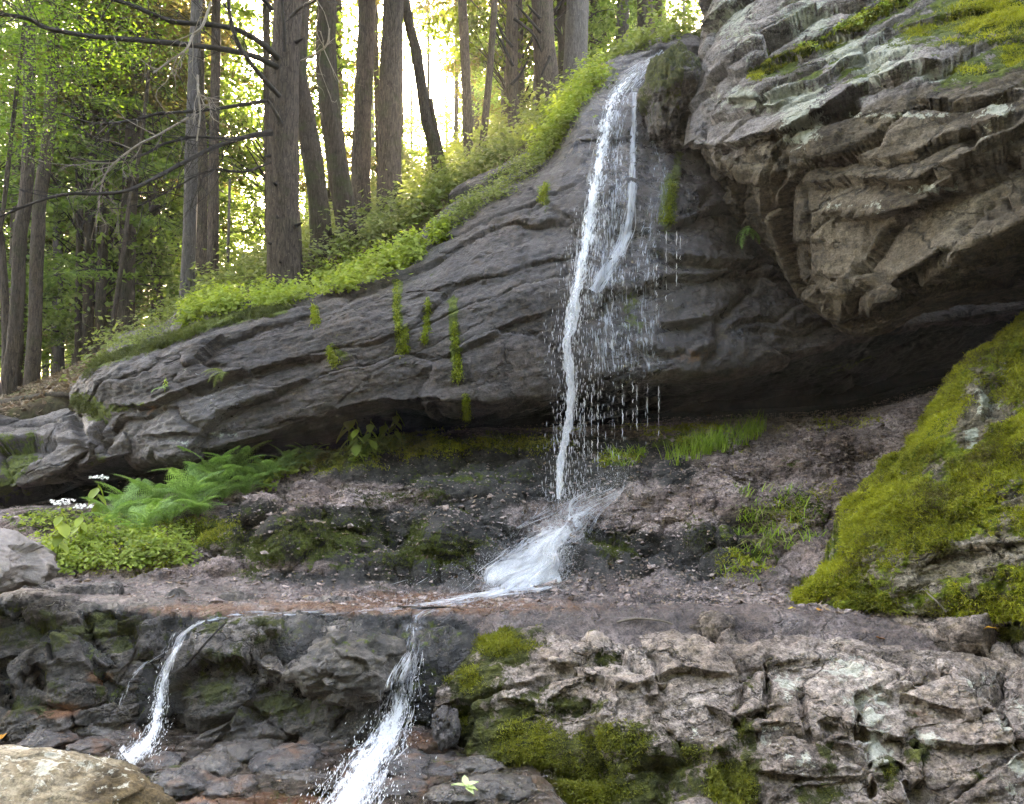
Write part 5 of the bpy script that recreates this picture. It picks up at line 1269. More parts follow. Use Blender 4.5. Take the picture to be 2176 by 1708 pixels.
wf.sheet([(1010,1272,30),(930,1290,44),(890,1306,56),(882,1328,64),(884,1352,60),(878,1385,50)], ('bank', 'loose_rock79.0'), .012, 15, 60, .58, 21.0, .004)
wf.sheet([(860,1292,18),(740,1300,22),(600,1303,22),(500,1306,22),(440,1316,20)], ('bank',), .010, 9, 70, .62, 23.0, .003)
wf.build('shelf_film', M_FILM, fall)
m = MB()
for k in range(420):
    s = abs(rs_.normal()) * .45 - .02; t0 = rs_.uniform(0, .8); t1 = min(1.05, t0 + rs_.uniform(.04, .16)); n = 6
    o = .05 + .10 * rs_.random() ** 2
    P = [surf_pt(*bank_xy(s + .03 * (t - t0), t), ('bank',), o + .05 * math.sin(math.pi * (t - t0) / (t1 - t0))) for t in np.linspace(t0, t1, n)]
    V, q = tube(P, np.sin(np.linspace(.2, 3, n)) * rs_.uniform(.0007, .0024), 4, 12); m.add(V, q)
for k in range(160):
    u = rs_.random(); X = 1195 - 330 * u; Y = 1226 + 62 * u ** .8 + rs_.normal() * 5 * (1.2 - u)
    P = [surf_pt(X + dx, Y - dx * .14, ('bank',), .03 + .02 * rs_.random()) for dx in np.linspace(0, -rs_.uniform(15, 60), 5)]
    V, q = tube(P, np.sin(np.linspace(.2, 3, 5)) * rs_.uniform(.001, .0035) * (1.2 - u), 4, 10); m.add(V, q)
m.build('splash_streaks', M_STREAK, fall)
m = MB(); n = 12000; s = np.abs(rs_.normal(size=n)) * .46 - .03; t = rs_.random(n) ** .8
XY = np.array([bank_xy(a * 1.15 - .06, c_) for a, c_ in zip(s, t)]) + rs_.normal(size=(n, 2)) * np.array([16, 10])
C = np.array([surf_pt(x, y, ('bank',), .06) for x, y in XY]); hh = np.abs(rs_.normal(size=n)) * .10 * (1.2 - t)
C[:, 2] += hh; C[:, 1] -= .1 * rs_.random(n)
drops(m, C, rs_.uniform(.002, .010, n), rs_.uniform(.0005, .0018, n), np.array([[-.5, -.6, -.8]]) + rs_.normal(size=(n, 3)) * .5)
m.build('spray', M_STREAK, fall)

# small cascades over the step
def cascade(label, path, names, side=(), n=150, loc=None, spread=1.0, extra=700):
    root = empty('small_cascade', at(*path[-3][:2], path[-3][3]), label, 'cascade')
    wm = WaterMesh(); wm.sheet(path, names, .03, 13, 110, np.interp(np.linspace(0, 1, 110), [0, .18, .4, 1], [.18, .45, .58, .62]), 3.0, .03); wm.sheet([(x, y, w_ * .6, d - .03) for x, y, w_, d in path], names, .05, 9, 110, np.interp(np.linspace(0, 1, 110), [0, .2, .4, 1], [.1, .5, .78, .78]), 7.0, .03)
    wm.build('main_stream', M_WHITE, root)
    m = MB(); strands(m, path, names, n, rs_, .05, .0036, (.04, .16), .6)
    for sd in side: strands(m, sd, names, 40, rs_, .03, .0026, (.03, .10), .8)
    m.build('strands', M_STREAK, root)
    m = MB(); t = rs_.random(extra) ** .6; P = resample(path, 200)[(t * 199).astype(int)]
    C = np.array([at(x, y, d - .06 - .08 * rs_.random()) for x, y, w_, d in zip(P[:, 0] + rs_.normal(size=extra) * P[:, 2] * .36 * spread, P[:, 1] + rs_.normal(size=extra) * 8, P[:, 2], P[:, 3])])
    drops(m, C, rs_.uniform(.002, .011, extra), rs_.uniform(.0008, .0030, extra), np.array([[-.2, -.2, -1.]]) + rs_.normal(size=(extra, 3)) * .35)
    m.build('drops', M_DROP, root)
cascade('wider white small cascade tumbling through the gap beside the wedge shaped rock', [(878,1384,40,4.5),(872,1400,54,4.42),(864,1420,64,4.32),(853,1455,74,4.24),(848,1500,84,4.12),(836,1535,92,4.03),(815,1575,102,3.9),(790,1612,112,3.74),(765,1655,122,3.53),(738,1708,132,3.24),(700,1770,140,3.0)], ('bank', 'rock_step33.0', 'bed', 'loose_rock71.0', 'loose_rock73.0', 'loose_rock79.0'), [], 420, extra=1500)
cascade('narrow broken small cascade slipping down between the two mossy steps', [(432,1318,16,4.9),(408,1334,20,4.75),(388,1352,20,4.65),(376,1375,18,4.55),(364,1400,18,4.45),(352,1428,22,4.38),(344,1455,28,4.3),(340,1490,32,4.22),(332,1525,36,4.12),(322,1560,44,4.0),(300,1590,66,3.85),(270,1615,90,3.7)], ('bank', 'rock_step33.0', 'rock_step21.0', 'bed'),
        [[(372,1342,10,4.7),(362,1365,12,4.6),(350,1385,14,4.5),(310,1410,10,4.42),(280,1440,8,4.35),(262,1480,7,4.3),(252,1505,8,4.2)]], 130, extra=600)

# ================================================================ moss, plants, litter
M_MOSS = leaf_mat('moss_blade', (.05, .065, .008), (.42, .44, .04), .35, (1.2, 1.15, .5, 1), vary=3.0)
M_MOSSD = leaf_mat('dark_moss_blade', (.025, .036, .008), (.12, .145, .025), .3, None, vary=3.0)
M_MOSSB2 = leaf_mat('brown_moss_blade', (.05, .042, .014), (.19, .17, .04), .3, None, vary=3.0)
M_MOSSO = leaf_mat('olive_moss_blade', (.045, .052, .010), (.26, .28, .035), .35, (1.2, 1.1, .6, 1), vary=3.0)
M_MOSSY = leaf_mat('hanging_moss', (.10, .14, .006), (.28, .34, .02), .4, (1.2, 1.15, .5, 1), vary=5.0)
M_HERB = leaf_mat('herb_leaf', (.14, .21, .028), (.36, .45, .085), .5, (1.15, 1.1, .6, 1), vary=2.2)
M_HERBY = leaf_mat('undergrowth_leaf', (.10, .13, .034), (.25, .29, .09), .5, (1.05, 1.1, .75, 1), vary=.8)
M_FERN = leaf_mat('fern_leaf', (.12, .23, .06), (.30, .46, .15), .45, (1.1, 1.15, .7, 1), vary=3.0)
M_GRASS = leaf_mat('grass_blade', (.13, .24, .02), (.36, .50, .06), .45, None, vary=4.0)
M_STRAW = leaf_mat('straw_blade', (.20, .19, .06), (.42, .40, .16), .4, None, vary=4.0)
M_LITTER = leaf_mat('dry_leaf_litter', (.07, .042, .024), (.33, .235, .15), .15, None, vary=9.0)
M_PETAL = leaf_mat('white_petal', (.6, .6, .56), (.85, .85, .8), .3, None)
M_GRAVEL = rock_mat('rubble_stone', [(.11, .080, .070), (.25, .19, .17), (.46, .37, .335), (.34, .24, .18)], wetness=.05)

def blades(C, N, h, w_, rs, lean=.7, per=3, down=0.0):
    """small pointed blades springing from C round N"""
    n = len(C) * per; C = np.repeat(C, per, 0); N = np.repeat(N, per, 0)
    hh = (np.repeat(np.broadcast_to(h, (len(C) // per,)), per) * rs.uniform(.5, 1.3, n))[:, None]
    d = N + rs.normal(size=(n, 3)) * lean; d[:, 2] -= down; d /= np.linalg.norm(d, axis=1)[:, None] + 1e-9
    a = np.cross(d, rs.normal(size=(n, 3))); a /= np.linalg.norm(a, axis=1)[:, None] + 1e-9
    c = C + rs.normal(size=(n, 3)) * hh * .4
    V = np.stack([c - a * w_ * .5, c + a * w_ * .5, c + a * w_ * .3 + d * hh * .6, c + d * hh - a * w_ * .1], 1).reshape(-1, 3)
    return V, np.arange(n * 4).reshape(n, 4), np.repeat(rs.random(n), 4)

def moss_on(sheet, mask, count, h, w_, mat, name, label, thr=.3, per=3, lean=.7, nz=2.6, kind='stuff', cat='moss', seed=1, offs=.0):
    rs = np.random.default_rng(seed); V = sheet.V; N = sheet.normals(2)
    wgt = np.clip(mask + .35 * fbm(V * nz + seed, 4, .6) - thr, 0, 1)
    G = sheet.G; ar = np.linalg.norm(np.cross(np.gradient(G, axis=0), np.gradient(G, axis=1)), axis=2).ravel()
    Xp, Yp = project(V); wgt = wgt * ar * (Xp > -60) * (Xp < 2230) * (Yp > -60) * (Yp < 1760) * (N[:, 1] < .55)
    idx = rs.choice(len(V), count, p=wgt / wgt.sum())
    C = V[idx] + rs.normal(size=(count, 3)) * .004 + N[idx] * offs
    hv = h * np.clip(1 + 1.1 * fbm(C * 5 + seed, 3, .6), .35, 2.2)
    Vb, q, tone = blades(C, N[idx], hv, w_, rs, lean, per); tone = np.clip(.55 * tone + .45 * np.repeat(np.repeat(.5 + .9 * fbm(C * 2.4 + 7 + seed, 3), per), 4), 0, 1)
    return tag(mesh_np(name, Vb, [q], mat, None, {'tone': tone}, False), label, cat, None, kind)

moss_on(mb, mbm, 95000, .017, .006, M_MOSS, 'moss', 'bright yellow green moss carpet on the big right boulder', .46, seed=2)
moss_on(mb, np.clip(.50 + .5 * fbm(mb.V * 1.6 + 9, 4, .6), 0, 1) * (mbm > .4), 26000, .013, .006, M_MOSSB2, 'moss', 'brownish and dark green moss patches mixed into the bright carpet of the right boulder', .5, seed=12)
moss_on(gb, np.clip(blobs(gb.V, [(880,945,280,28,.85), (1480,915,160,16,.6), (420,1130,120,45,.9), (300,1175,150,46,.6), (700,985,110,26,.7), (1080,940,180,26,.6), (1310,975,70,26,.6), (1480,945,120,26,.7), (1700,1090,110,60,.66), (1600,1180,80,60,.6), (1800,900,120,20,.5)]), 0, 1), 24000, .020, .007, M_MOSS, 'moss', 'patchy green moss along the foot of the slab and over the bank', .36, seed=3)
moss_on(gb, np.clip(blobs(gb.V, [(700,1150,190,80,.6), (900,1160,170,80,.62), (560,1170,100,50,.6), (1300,1160,100,40,.6), (870,1060,180,30,.5), (1480,1150,60,60,.5), (540,1215,60,20,.6), (660,1225,80,14,.5)]), 0, 1), 34000, .014, .005, M_MOSSD, 'moss', 'dark wet moss on the lumpy middle of the bank', .36, seed=4)
moss_on(outc, np.clip(blobs(outc.V, [(1100,1600,200,130,.62), (1320,1640,200,70,.6), (1060,1370,100,50,.7), (1010,1450,50,60,.7), (1250,1322,170,12,.7), (1100,1560,120,60,.66), (1080,1660,160,60,.62), (1300,1580,160,60,.6), (1300,1680,200,50,.75), (1550,1660,80,60,.8), (1480,1600,80,40,.55), (1580,1560,36,60,.6), (2155,1345,40,18,.9), (1750,1690,60,40,.6), (1400,1650,120,50,.6), (1890,1640,24,40,.5)]), 0, 1), 34000, .013, .005, M_MOSSO, 'moss', 'olive moss over the left and lower parts of the pale outcrop', .42, seed=5)
moss_on(ob, np.clip(strokes(ob.V, [([(1600,158),(1700,113),(1757,92),(1850,36),(1920,-10)], 15, .9)]) + blobs(ob.V, [(2120,40,170,66,.8), (1960,60,80,36,.5), (2060,150,90,30,.5), (2175,110,60,50,.75)]), 0, 1), 20000, .020, .006, M_MOSS, 'moss', 'deep green moss draped over the top corner of the layered boulder', .38, seed=6)
moss_on(slab, np.clip(strokes(slab.V, [([(185,800),(215,768),(320,738),(440,694),(540,668),(610,652)], 11, .95), ([(165,850),(200,870)], 20, .7)]), 0, 1), 14000, .028, .007, M_MOSSD, 'moss', 'dark shaggy moss edging the low end of the slab', .42, seed=7, lean=.9)
for k, (pl, w_, lb_) in enumerate([([(842,602),(843,660),(848,700),(852,748)], 9, 'longest bright green moss streak under the fern bank, widening at its foot'), ([(862,700),(858,745)], 9, 'short wide moss tuft joined to the foot of the longest streak'), ([(910,640),(906,680),(902,722)], 5, 'thin faint moss streak between the two bold ones'),
      ([(966,690),(968,730),(972,765),(974,808)], 9, 'bright moss streak dangling nearer the waterfall'), ([(990,846),(991,892)], 8, 'moss tuft hanging under the bottom edge of the slab'), ([(667,655),(672,684)], 7, 'small yellow moss tuft just under the fern bank'), ([(1428,390),(1415,470)], 16, 'green moss clump on the dark rock right of the waterfall'),
      ([(700,742),(712,770)], 8, 'scattered pale moss tuft low on the middle of the slab'), ([(1160,395),(1150,425)], 8, 'small moss tuft near the upper edge of the slab')]):
    rs = np.random.default_rng(50 + k); n = 420; u = rs.random(n); P = crspline(np.array(pl, float), u * (len(pl) - 1)); ww = w_ * (.35 + .65 * sstep(.5, 1, u))
    XY = P + np.stack([rs.normal(size=n) * ww * .6, rs.normal(size=n) * 5], 1)
    hs = [hit(x, y, ('slab',)) for x, y in XY]; hs = [h for h in hs if h]
    C = np.array([h[0] - .006 * np.array([0, 1, 0]) for h in hs]); N_ = np.array([[0, -1.0, .1]] * len(hs))
    V, q, tone = blades(C, N_, .03, .008, rs, .5, 3, .8)
    c0 = C.mean(0); o = mesh_np('hanging_moss', V - c0, [q], M_MOSSY, None, {'tone': tone}, False); o.location = c0; tag(o, lb_, 'moss', 'moss streaks on the slab')

# rubble on the bank
def stones(C, N, r, rs):
    n = len(C); base = np.array([[1, 0, 0], [0, 1, 0], [0, 0, 1], [-1, 0, 0], [0, -1, 0], [0, 0, -1]], float)
    Q = rs.normal(size=(n, 4)); Q /= np.linalg.norm(Q, axis=1)[:, None]; a, b_, c, d = Q.T
    Rm = np.stack([np.stack([1 - 2 * (c * c + d * d), 2 * (b_ * c - a * d), 2 * (b_ * d + a * c)], -1), np.stack([2 * (b_ * c + a * d), 1 - 2 * (b_ * b_ + d * d), 2 * (c * d - a * b_)], -1), np.stack([2 * (b_ * d - a * c), 2 * (c * d + a * b_), 1 - 2 * (b_ * b_ + c * c)], -1)], 1)
    S = base[None] * rs.uniform(.45, 1.25, (n, 6, 3)) + rs.normal(size=(n, 6, 3)) * .14
    S = np.einsum('nij,nkj->nki', Rm, S); S[:, :, 2] *= .6
    V = (C[:, None] + S * r[:, None, None]).reshape(-1, 3); b0 = np.arange(n)[:, None] * 6
    t = np.concatenate([b0 + np.array([f]) for f in ([0, 1, 2], [1, 3, 2], [3, 4, 2], [4, 0, 2], [1, 0, 5], [3, 1, 5], [4, 3, 5], [0, 4, 5])])
    return V, t
rs = np.random.default_rng(61); V = gb.V; G = gb.G
ar = np.linalg.norm(np.cross(np.gradient(G, axis=0), np.gradient(G, axis=1)), axis=2).ravel(); Xp, Yp = project(V)
wg = (.05 + blobs(V, [(1820,960,260,70,1), (1560,1010,160,60,.8), (1700,1060,140,60,.7), (1350,1090,130,60,.8), (760,1050,170,24,.9), (1300,1230,200,40,.7), (1560,1265,200,30,.8), (800,1270,500,26,.35), (1850,1310,300,30,.6), (1400,1306,420,22,.9), (1700,1320,300,16,.9), (480,1230,300,24,.35), (900,1110,260,80,.25), (600,1110,120,60,.3)])) * ar * (gb.rowt < 6.6) * (gb.rowt > .6) * (Xp > -60) * (Xp < 2230)
idx = rs.choice(len(V), 30000, p=wg / wg.sum()); r = .006 + .016 * rs.random(len(idx)) ** 3 + .022 * (rs.random(len(idx)) < .02)
Vs, t = stones(V[idx] + np.array([0, 0, .002]), None, r, rs)
z_ = np.zeros(len(Vs)); tag(mesh_np('gravel', Vs, [t], M_GRAVEL, None, dict(moss=z_, wet=z_ + .1, rust=z_ + .12, lichen=z_), False), 'loose pinkish rubble strewn over the bank and shelf', 'gravel', None, 'stuff')

# ---- herbs and shrubs
def clump(C, rad, hgt, n, size, rs, up=.9):
    """leaves of one dome shaped clump"""
    p = rs.normal(size=(n, 3)); p /= np.linalg.norm(p, axis=1)[:, None]; p[:, 2] = np.abs(p[:, 2])
    p *= (rs.random(n) ** .45)[:, None] * np.array([rad, rad, hgt])
    nn = p / np.array([rad, rad, hgt]) * .7 + rs.normal(size=(n, 3)) * .45; nn[:, 2] += up; nn[:, 1] -= .15
    return leaf_quads(C + p, nn, size * rs.uniform(.6, 1.3, n), .6, rs, .15)
def cover(name, label, spots, mat, seed, rad, hgt, per, size, names=None):
    rs = np.random.default_rng(seed); m = MB()
    for (X, Y) in spots:
        h = hit(X, Y, names)
        if h is None: continue
        k = rs.uniform(.5, 1.5); n = int(per * rs.uniform(.6, 1.4)); V, q = clump(h[0], rad * k, hgt * k, n, size, rs); m.add(V, q, np.repeat(np.clip(rs.random(n) * .6 + .4 * rs.random(), 0, 1), 4))
    return tag(m.build(name, mat, None, False), label, 'undergrowth', None, 'stuff')
rs = np.random.default_rng(71)
EDGE = np.array([(205,765),(260,735),(330,715),(420,675),(500,655),(600,640),(700,615),(790,590),(860,560),(910,530),(960,490),(1010,450),(1070,410),(1130,365),(1180,325),(1210,270),(1240,215),(1290,165)], float)
def along(n, up, dn, x0=0, x1=1, rs=rs):
    u = rs.uniform(x0, x1, n) * (len(EDGE) - 1); P = crspline(EDGE, u); g_ = perlin(np.stack([P[:, 0] / 42, P[:, 1] / 42, 0 * u + 3], 1)); return [(x, y - rs.uniform(-dn * (1 + 2 * max(q, 0)), up * (.6 + 1.1 * max(q, 0)))) for (x, y), q in zip(P, g_) if q > -.22]
cover('herb_cover', 'thick pale green herbs spilling over the top edge of the slab', along(620, 44, 10, .16, .58), M_HERB, 72, .16, .20, 32, .028, ('slab', 'hill'))
cover('herb_cover', 'sparse yellow herbs on the low mossy end of the slab', along(110, 24, 6, .04, .20), M_HERBY, 73, .12, .10, 26, .016, ('slab', 'hill'))
cover('herb_cover', 'fresh green shrubs along the steep edge beside the top of the waterfall', along(190, 40, 0, .78, .98), M_HERB, 74, .20, .30, 44, .026, ('slab', 'hill'))
cover('herb_cover', 'yellowish weeds along the upper edge of the slab', along(200, 40, 6, .54, .80), M_HERBY, 75, .15, .17, 34, .018, ('slab', 'hill'))
m = MB()
for k in range(1500):
    y = 9.4 + 16 * rs.random() ** 1.6; X = rs.uniform(180, 1470); x = (X - CX) / F * y; z = float(terrain(np.array([x]), np.array([y]))[0])
    s = rs.uniform(.5, 1.2) * (1 + .04 * (y - 9)); n = 40
    if X < 420 and rs.random() < .6: continue
    V, q = clump(np.array([x, y, z]), .34 * s, .42 * s * rs.uniform(.5, 1.8), n, .030 + .0012 * y, rs); m.add(V, q, np.repeat(np.clip(.5 * rs.random(n) + .5 * rs.random(), 0, 1), 4))
tag(m.build('undergrowth', M_HERBY, None, False), 'hazy tangle of low shrubs covering the slope under the trees', 'undergrowth', None, 'stuff')
# leaf litter on the woodland floor
n = 9000; y = rs.uniform(9.0, 17, n); X = rs.uniform(-250, 330, n); x = (X - CX) / F * y; z = terrain(x, y)
nn = rs.normal(size=(n, 3)) * .5; nn[:, 2] += 1
V, q = leaf_quads(np.stack([x, y, z + .015 + .02 * rs.random(n)], 1), nn, rs.uniform(.02, .05, n), .6, rs, .2)
tag(mesh_np('leaf_litter', V, [q], M_LITTER, None, {'tone': np.repeat(rs.random(n), 4)}, False), 'brown fallen leaves on the woodland floor', 'leaf litter', None, 'stuff')

# dead leaves and bits caught on the bank
idx = rs.choice(len(gb.V), 900, p=wg / wg.sum()); nn = rs.normal(size=(900, 3)) * .5; nn[:, 2] += 1
V, q = leaf_quads(gb.V[idx] + np.array([0, -.006, .012]), nn, rs.uniform(.010, .032, 900), .5, rs, .25)
tag(mesh_np('leaf_litter', V, [q], M_LITTER, None, {'tone': np.repeat(rs.random(900), 4)}, False), 'bits of dry leaf caught on the rubble bank and shelf', 'leaf litter', None, 'stuff')

# ---- ferns
def frond_mesh(seed, L=.42, pairs=18):
    rs = np.random.default_rng(seed); t = np.linspace(0, 1, 12)
    pts = np.stack([L * t, .03 * L * np.sin(t * 3 + seed), L * (.75 * t - .85 * t * t)], 1)
    m = MB(); V, q = tube(pts, np.linspace(.003, .0008, 12), 4, 20); m.add(V, q, .2)
    for k in range(pairs):
        u = .12 + .86 * k / pairs; c = crspline(pts, np.array([u * 11]))[0]; tg = pts[min(11, int(u * 11) + 1)] - pts[max(0, int(u * 11) - 1)]; tg /= np.linalg.norm(tg)
        ln = L * .30 * math.sin(math.pi * min(1, .18 + .82 * u)) ** .8 * (1.05 - .45 * u)
        for sgn in (-1, 1):
            d = np.array([tg[0] * .35, sgn, tg[2] * .35 - .18]); d /= np.linalg.norm(d); npn = 7
            s = np.linspace(.08, 1, npn); C = c + d[None] * (ln * s)[:, None]; C[:, 2] -= .12 * ln * s * s
            w_ = L * .019 * (1.15 - s)
            P = []
            for sg2 in (-1, 1): P.append(C + (tg * sg2)[None] * w_[:, None] * .7)
            Cc = np.concatenate(P); nn = np.tile(np.array([[0, 0, 1.0]]), (len(Cc), 1)) + rs.normal(size=(len(Cc), 3)) * .25
            V, q = leaf_quads(Cc, nn, np.concatenate([w_, w_]) * 1.15 + .0015, .55, rs); m.add(V, q, np.repeat(rs.random(len(Cc)), 4))
    return m.build('frond', M_FERN, None, False, False)
FR_ = [frond_mesh(k) for k in range(3)]
def fern_at(p, s, nfr, label, group, rs, name='fern', mat=None, spread=(.0, 6.283), lift=(.35, 1.05)):
    root = empty(name, p, label, 'fern', group); s = s * .98
    for k in range(nfr):
        me = FR_[k % 3]
        if mat: me = me.copy(); me.materials.clear(); me.materials.append(mat)
        o = bpy.data.objects.new('frond', me); COL.objects.link(o); o.parent = root
        az = spread[0] + (spread[1] - spread[0]) * (k + rs.random() * .6) / nfr
        o.rotation_euler = (rs.normal() * .2, -rs.uniform(*lift), az); f = s * rs.uniform(.7, 1.15); o.scale = (f, f, f)
    return root
FL = [(440,1046,1.25,'largest feathery fern, topmost of the left bank'), (500,1024,1.2,'feathery fern at the right end of the left clump under white flowers'), (400,1080,1.1,'fern in the middle of the left clump'), (545,1034,.9,'small fern beside the mossy rock top of the bank'), (330,1098,1.2,'broad low fern on the left bank below the dark hollow'),
      (280,1115,1.1,'fern half hidden among the leafy herbs at the left'), (360,1118,1.0,'lower fern in front of the broad one on the left bank'), (235,1120,.9,'leftmost fern beside the white flower head'), (470,1066,1.0,'fern at the front of the feathery clump'), (610,1006,.8,'small fern in the line of plants under the slab'), (655,984,.7,'smallest fern in the line of plants under the slab'),
      (420,1100,.9,'fern over the yellow moss below the largest fern'), (520,1056,.9,'low fern under the right end of the feathery clump'), (305,1140,.9,'fern sunk in the herbs under the broad low fern'), (455,1040,1.1,'fern rising behind the largest fern'), (575,1022,.8,'fern bridging the feathery clump and the line of plants')]
for X, Y, s, lb_ in FL:
    h = hit(X, Y, ('bank',)); fern_at(h[0], s, 11, lb_, 'ferns on the left bank', rs)
h = hit(478, 792, ('slab',)); fern_at(h[0] - np.array([0, .02, 0]), .55, 6, 'yellowish fern growing out of the long crack in the slab', None, rs, mat=M_HERBY, spread=(3.0, 5.2), lift=(-.7, .1))
h = hit(1585, 488, ('slab', 'boulder')); fern_at(h[0] - np.array([0, .05, 0]), .6, 6, 'green fern drooping in the dark crevice under the layered boulder', None, rs, spread=(3.3, 6.0), lift=(-1.0, -.2))
h = hit(345, 826, ('slab', 'block')); fern_at(h[0] - np.array([0, .02, 0]), .25, 6, 'tiny fern at the low end of the long crack', None, rs, spread=(3.0, 6.2), lift=(-.5, .4))
cover('herb_cover', 'leafy herbs filling the lower left bank', [(90 + 310 * u, 1225 - 70 * rs.random() - 25 * u) for u in rs.random(150)] + [(rs.uniform(110, 330), rs.uniform(1105, 1165)) for k in range(50)], M_HERB, 81, .10, .12, 40, .018, ('bank',))
cover('herb_cover', 'line of green plants along the foot of the slab', [(560 + 130 * u + rs.normal() * 10, 1025 - 60 * u + rs.normal() * 8) for u in rs.random(60)] + [(690 + 170 * u, 985 - 40 * u + rs.normal() * 7) for u in rs.random(36)], M_HERB, 82, .09, .12, 28, .026, ('bank',))
cover('herb_cover', 'green weeds along the mossy crack of the layered boulder', [(1690 + 220 * u, 118 - 112 * u + rs.normal() * 6) for u in rs.random(40)], M_HERB, 83, .06, .08, 22, .018, ('boulder',))
cover('herb_cover', 'low plants behind the split grey stone', [(rs.uniform(20, 110), rs.uniform(1090, 1125)) for k in range(16)], M_HERB, 84, .08, .07, 24, .018, ('bank',))

# broad leafed plants with a stem, leaves and sometimes a white flower head
def leafy(p, s, label, group, rs, flower=False, nl=9, leafm=None):
    root = empty('flowering_plant' if flower else 'leafy_plant', p, label, 'plant', group); H = .22 * s
    V, q = tube([(0, 0, -.02), (.01 * s, 0, H * .5), (.02 * s, -.01, H)], [.004, .003, .002], 5, 10); mesh_np('stem', V, [q], M_HERB, root, {'tone': np.full(len(V), .3)}).matrix_parent_inverse.identity()
    m = MB()
    for k in range(nl):
        z = H * (.3 + .7 * k / nl); az = k * 2.4 + rs.random(); d = np.array([math.cos(az) * .75, math.sin(az) * .6 - .25, -.55]); L = s * rs.uniform(.05, .085)
        c0 = np.array([.015 * s, 0, z]); sd = np.array([-d[1], d[0], 0]); t = [0, .3, .65, 1]; wd = [.05, .42, .36, .0]
        C = [c0 + d * L * a_ + np.array([0, 0, -.35 * L * a_ * a_]) for a_ in t]
        Vl = np.concatenate([[c + sd * L * w_ for c, w_ in zip(C, wd)], C, [c - sd * L * w_ for c, w_ in zip(C, wd)]]); Vl[0:4, 2] += .12 * L; Vl[8:12, 2] += .12 * L
        I = np.arange(12).reshape(3, 4); q = np.stack([I[:-1, :-1], I[1:, :-1], I[1:, 1:], I[:-1, 1:]], -1).reshape(-1, 4); m.add(Vl, q, rs.random())
    m.build('leaf', leafm or M_HERB, root).matrix_parent_inverse.identity()
    if flower:
        m = MB()
        for k in range(46):
            a_ = rs.random() * 6.28; r_ = .05 * s * math.sqrt(rs.random()); V, q = leaf_quads(np.array([[.02 * s + r_ * math.cos(a_), r_ * math.sin(a_), H + .03 * s + rs.normal() * .008]]), np.array([[rs.normal() * .5, rs.normal() * .5 - .3, 1]]), .009 * s, .8, rs); m.add(V, q, rs.random())
        m.build('flower_head', M_PETAL, root, False).matrix_parent_inverse.identity()
    return root
for X, Y, s, f, lb_ in [(515,1012,2.0,1,'white flower head standing above the feathery ferns'), (537,1010,1.8,1,'smaller white flower head next to the one above the ferns'), (200,1112,1.5,1,'white flower head at the left over the leafy herbs'), (120,1185,1.3,1,'low white flowers at the left end of the herbs'), (165,1172,1.3,1,'small white flowers in front of the leafy herbs'),
      (735,972,2.0,0,'bright broad leafed plant left of the taller pair under the slab'), (752,984,1.6,0,'broad leafed plant drooping beside the bright one under the slab'), (780,976,1.7,0,'broad leafed plant in the middle of the row under the slab'), (835,955,1.7,0,'small upright plant with two pale leaves under the slab'), (812,964,1.4,0,'low pale leafed plant next to the upright one under the slab'),
      (350,828,.5,0,'tiny green rosette near the low end of the crack'), (1920,18,.8,0,'bright leafed plant on the mossy top of the layered boulder')]:
    h = hit(X, Y, None)
    if h: leafy(h[0], s, lb_, 'plants rooted on the rocks', rs, bool(f))

# ---- grass
def grass(label, spots, n, L, mat, seed, lean=.35, down=0.0, w_=.004, name='grass_tuft', names=('bank',)):
    rs = np.random.default_rng(seed); m = MB(); hs = [hit(x, y, names) for x, y in spots]; hs = [h[0] for h in hs if h]; c0 = np.mean(hs, 0)
    for k in range(n):
        c = hs[rs.integers(0, len(hs))] - c0 + rs.normal(size=3) * np.array([.03, .03, 0]); a_ = rs.random() * 6.28; l = L * rs.uniform(.4, 1.25)
        d = np.array([math.cos(a_) * lean, math.sin(a_) * lean - .15, 1.0 - down]); d /= np.linalg.norm(d); cv = np.array([d[0], d[1], -.5]) * rs.uniform(.3, 1.1); sd = np.array([-math.sin(a_), math.cos(a_), 0]) * w_
        P = [c + d * l * t + cv * l * t * t * .6 for t in (0, .35, .7, 1)]; ww = [1, .9, .55, .06]
        V = np.concatenate([[p + sd * a for p, a in zip(P, ww)], [p - sd * a for p, a in zip(P, ww)]]); I = np.arange(8).reshape(2, 4)
        m.add(V, np.stack([I[0, :-1], I[1, :-1], I[1, 1:], I[0, 1:]], -1), rs.random())
    o = m.build(name, mat, None, False); o.location = c0; return tag(o, label, 'grass', 'grass tufts on the bank')
g = np.random.default_rng(91)
grass('fresh green grass tuft in front of the dark hollow', [(g.uniform(1415, 1610), 0) for k in range(0)] + [(1415 + 200 * u, 985 - 70 * u + g.normal() * 10) for u in g.random(60)], 700, .21, M_GRASS, 92, .3)
grass('thin yellow green grass hanging under the drips', [(g.uniform(1295, 1365), g.uniform(960, 990)) for k in range(24)], 170, .11, M_GRASS, 93, .5)
grass('long pale straw grass drooping on the bank left of the mossy boulder', [(g.normal() * 14 + 1605, g.uniform(1080, 1170)) for k in range(24)], 150, .26, M_STRAW, 94, .5, .9, .005)
grass('short green grass scattered on the bank beside the straw grass', [(g.uniform(1570, 1740), g.uniform(1040, 1170)) for k in range(60)], 480, .11, M_GRASS, 95, .6)
grass('sparse green blades low on the bank under the straw grass', [(g.uniform(1540, 1640), g.uniform(1170, 1240)) for k in range(24)], 110, .09, M_GRASS, 96, .6)
grass('two bare grass stalks standing against the dark hollow', [(1530, 925), (1558, 918)], 5, .22, M_STRAW, 97, .12, 0, .0015)

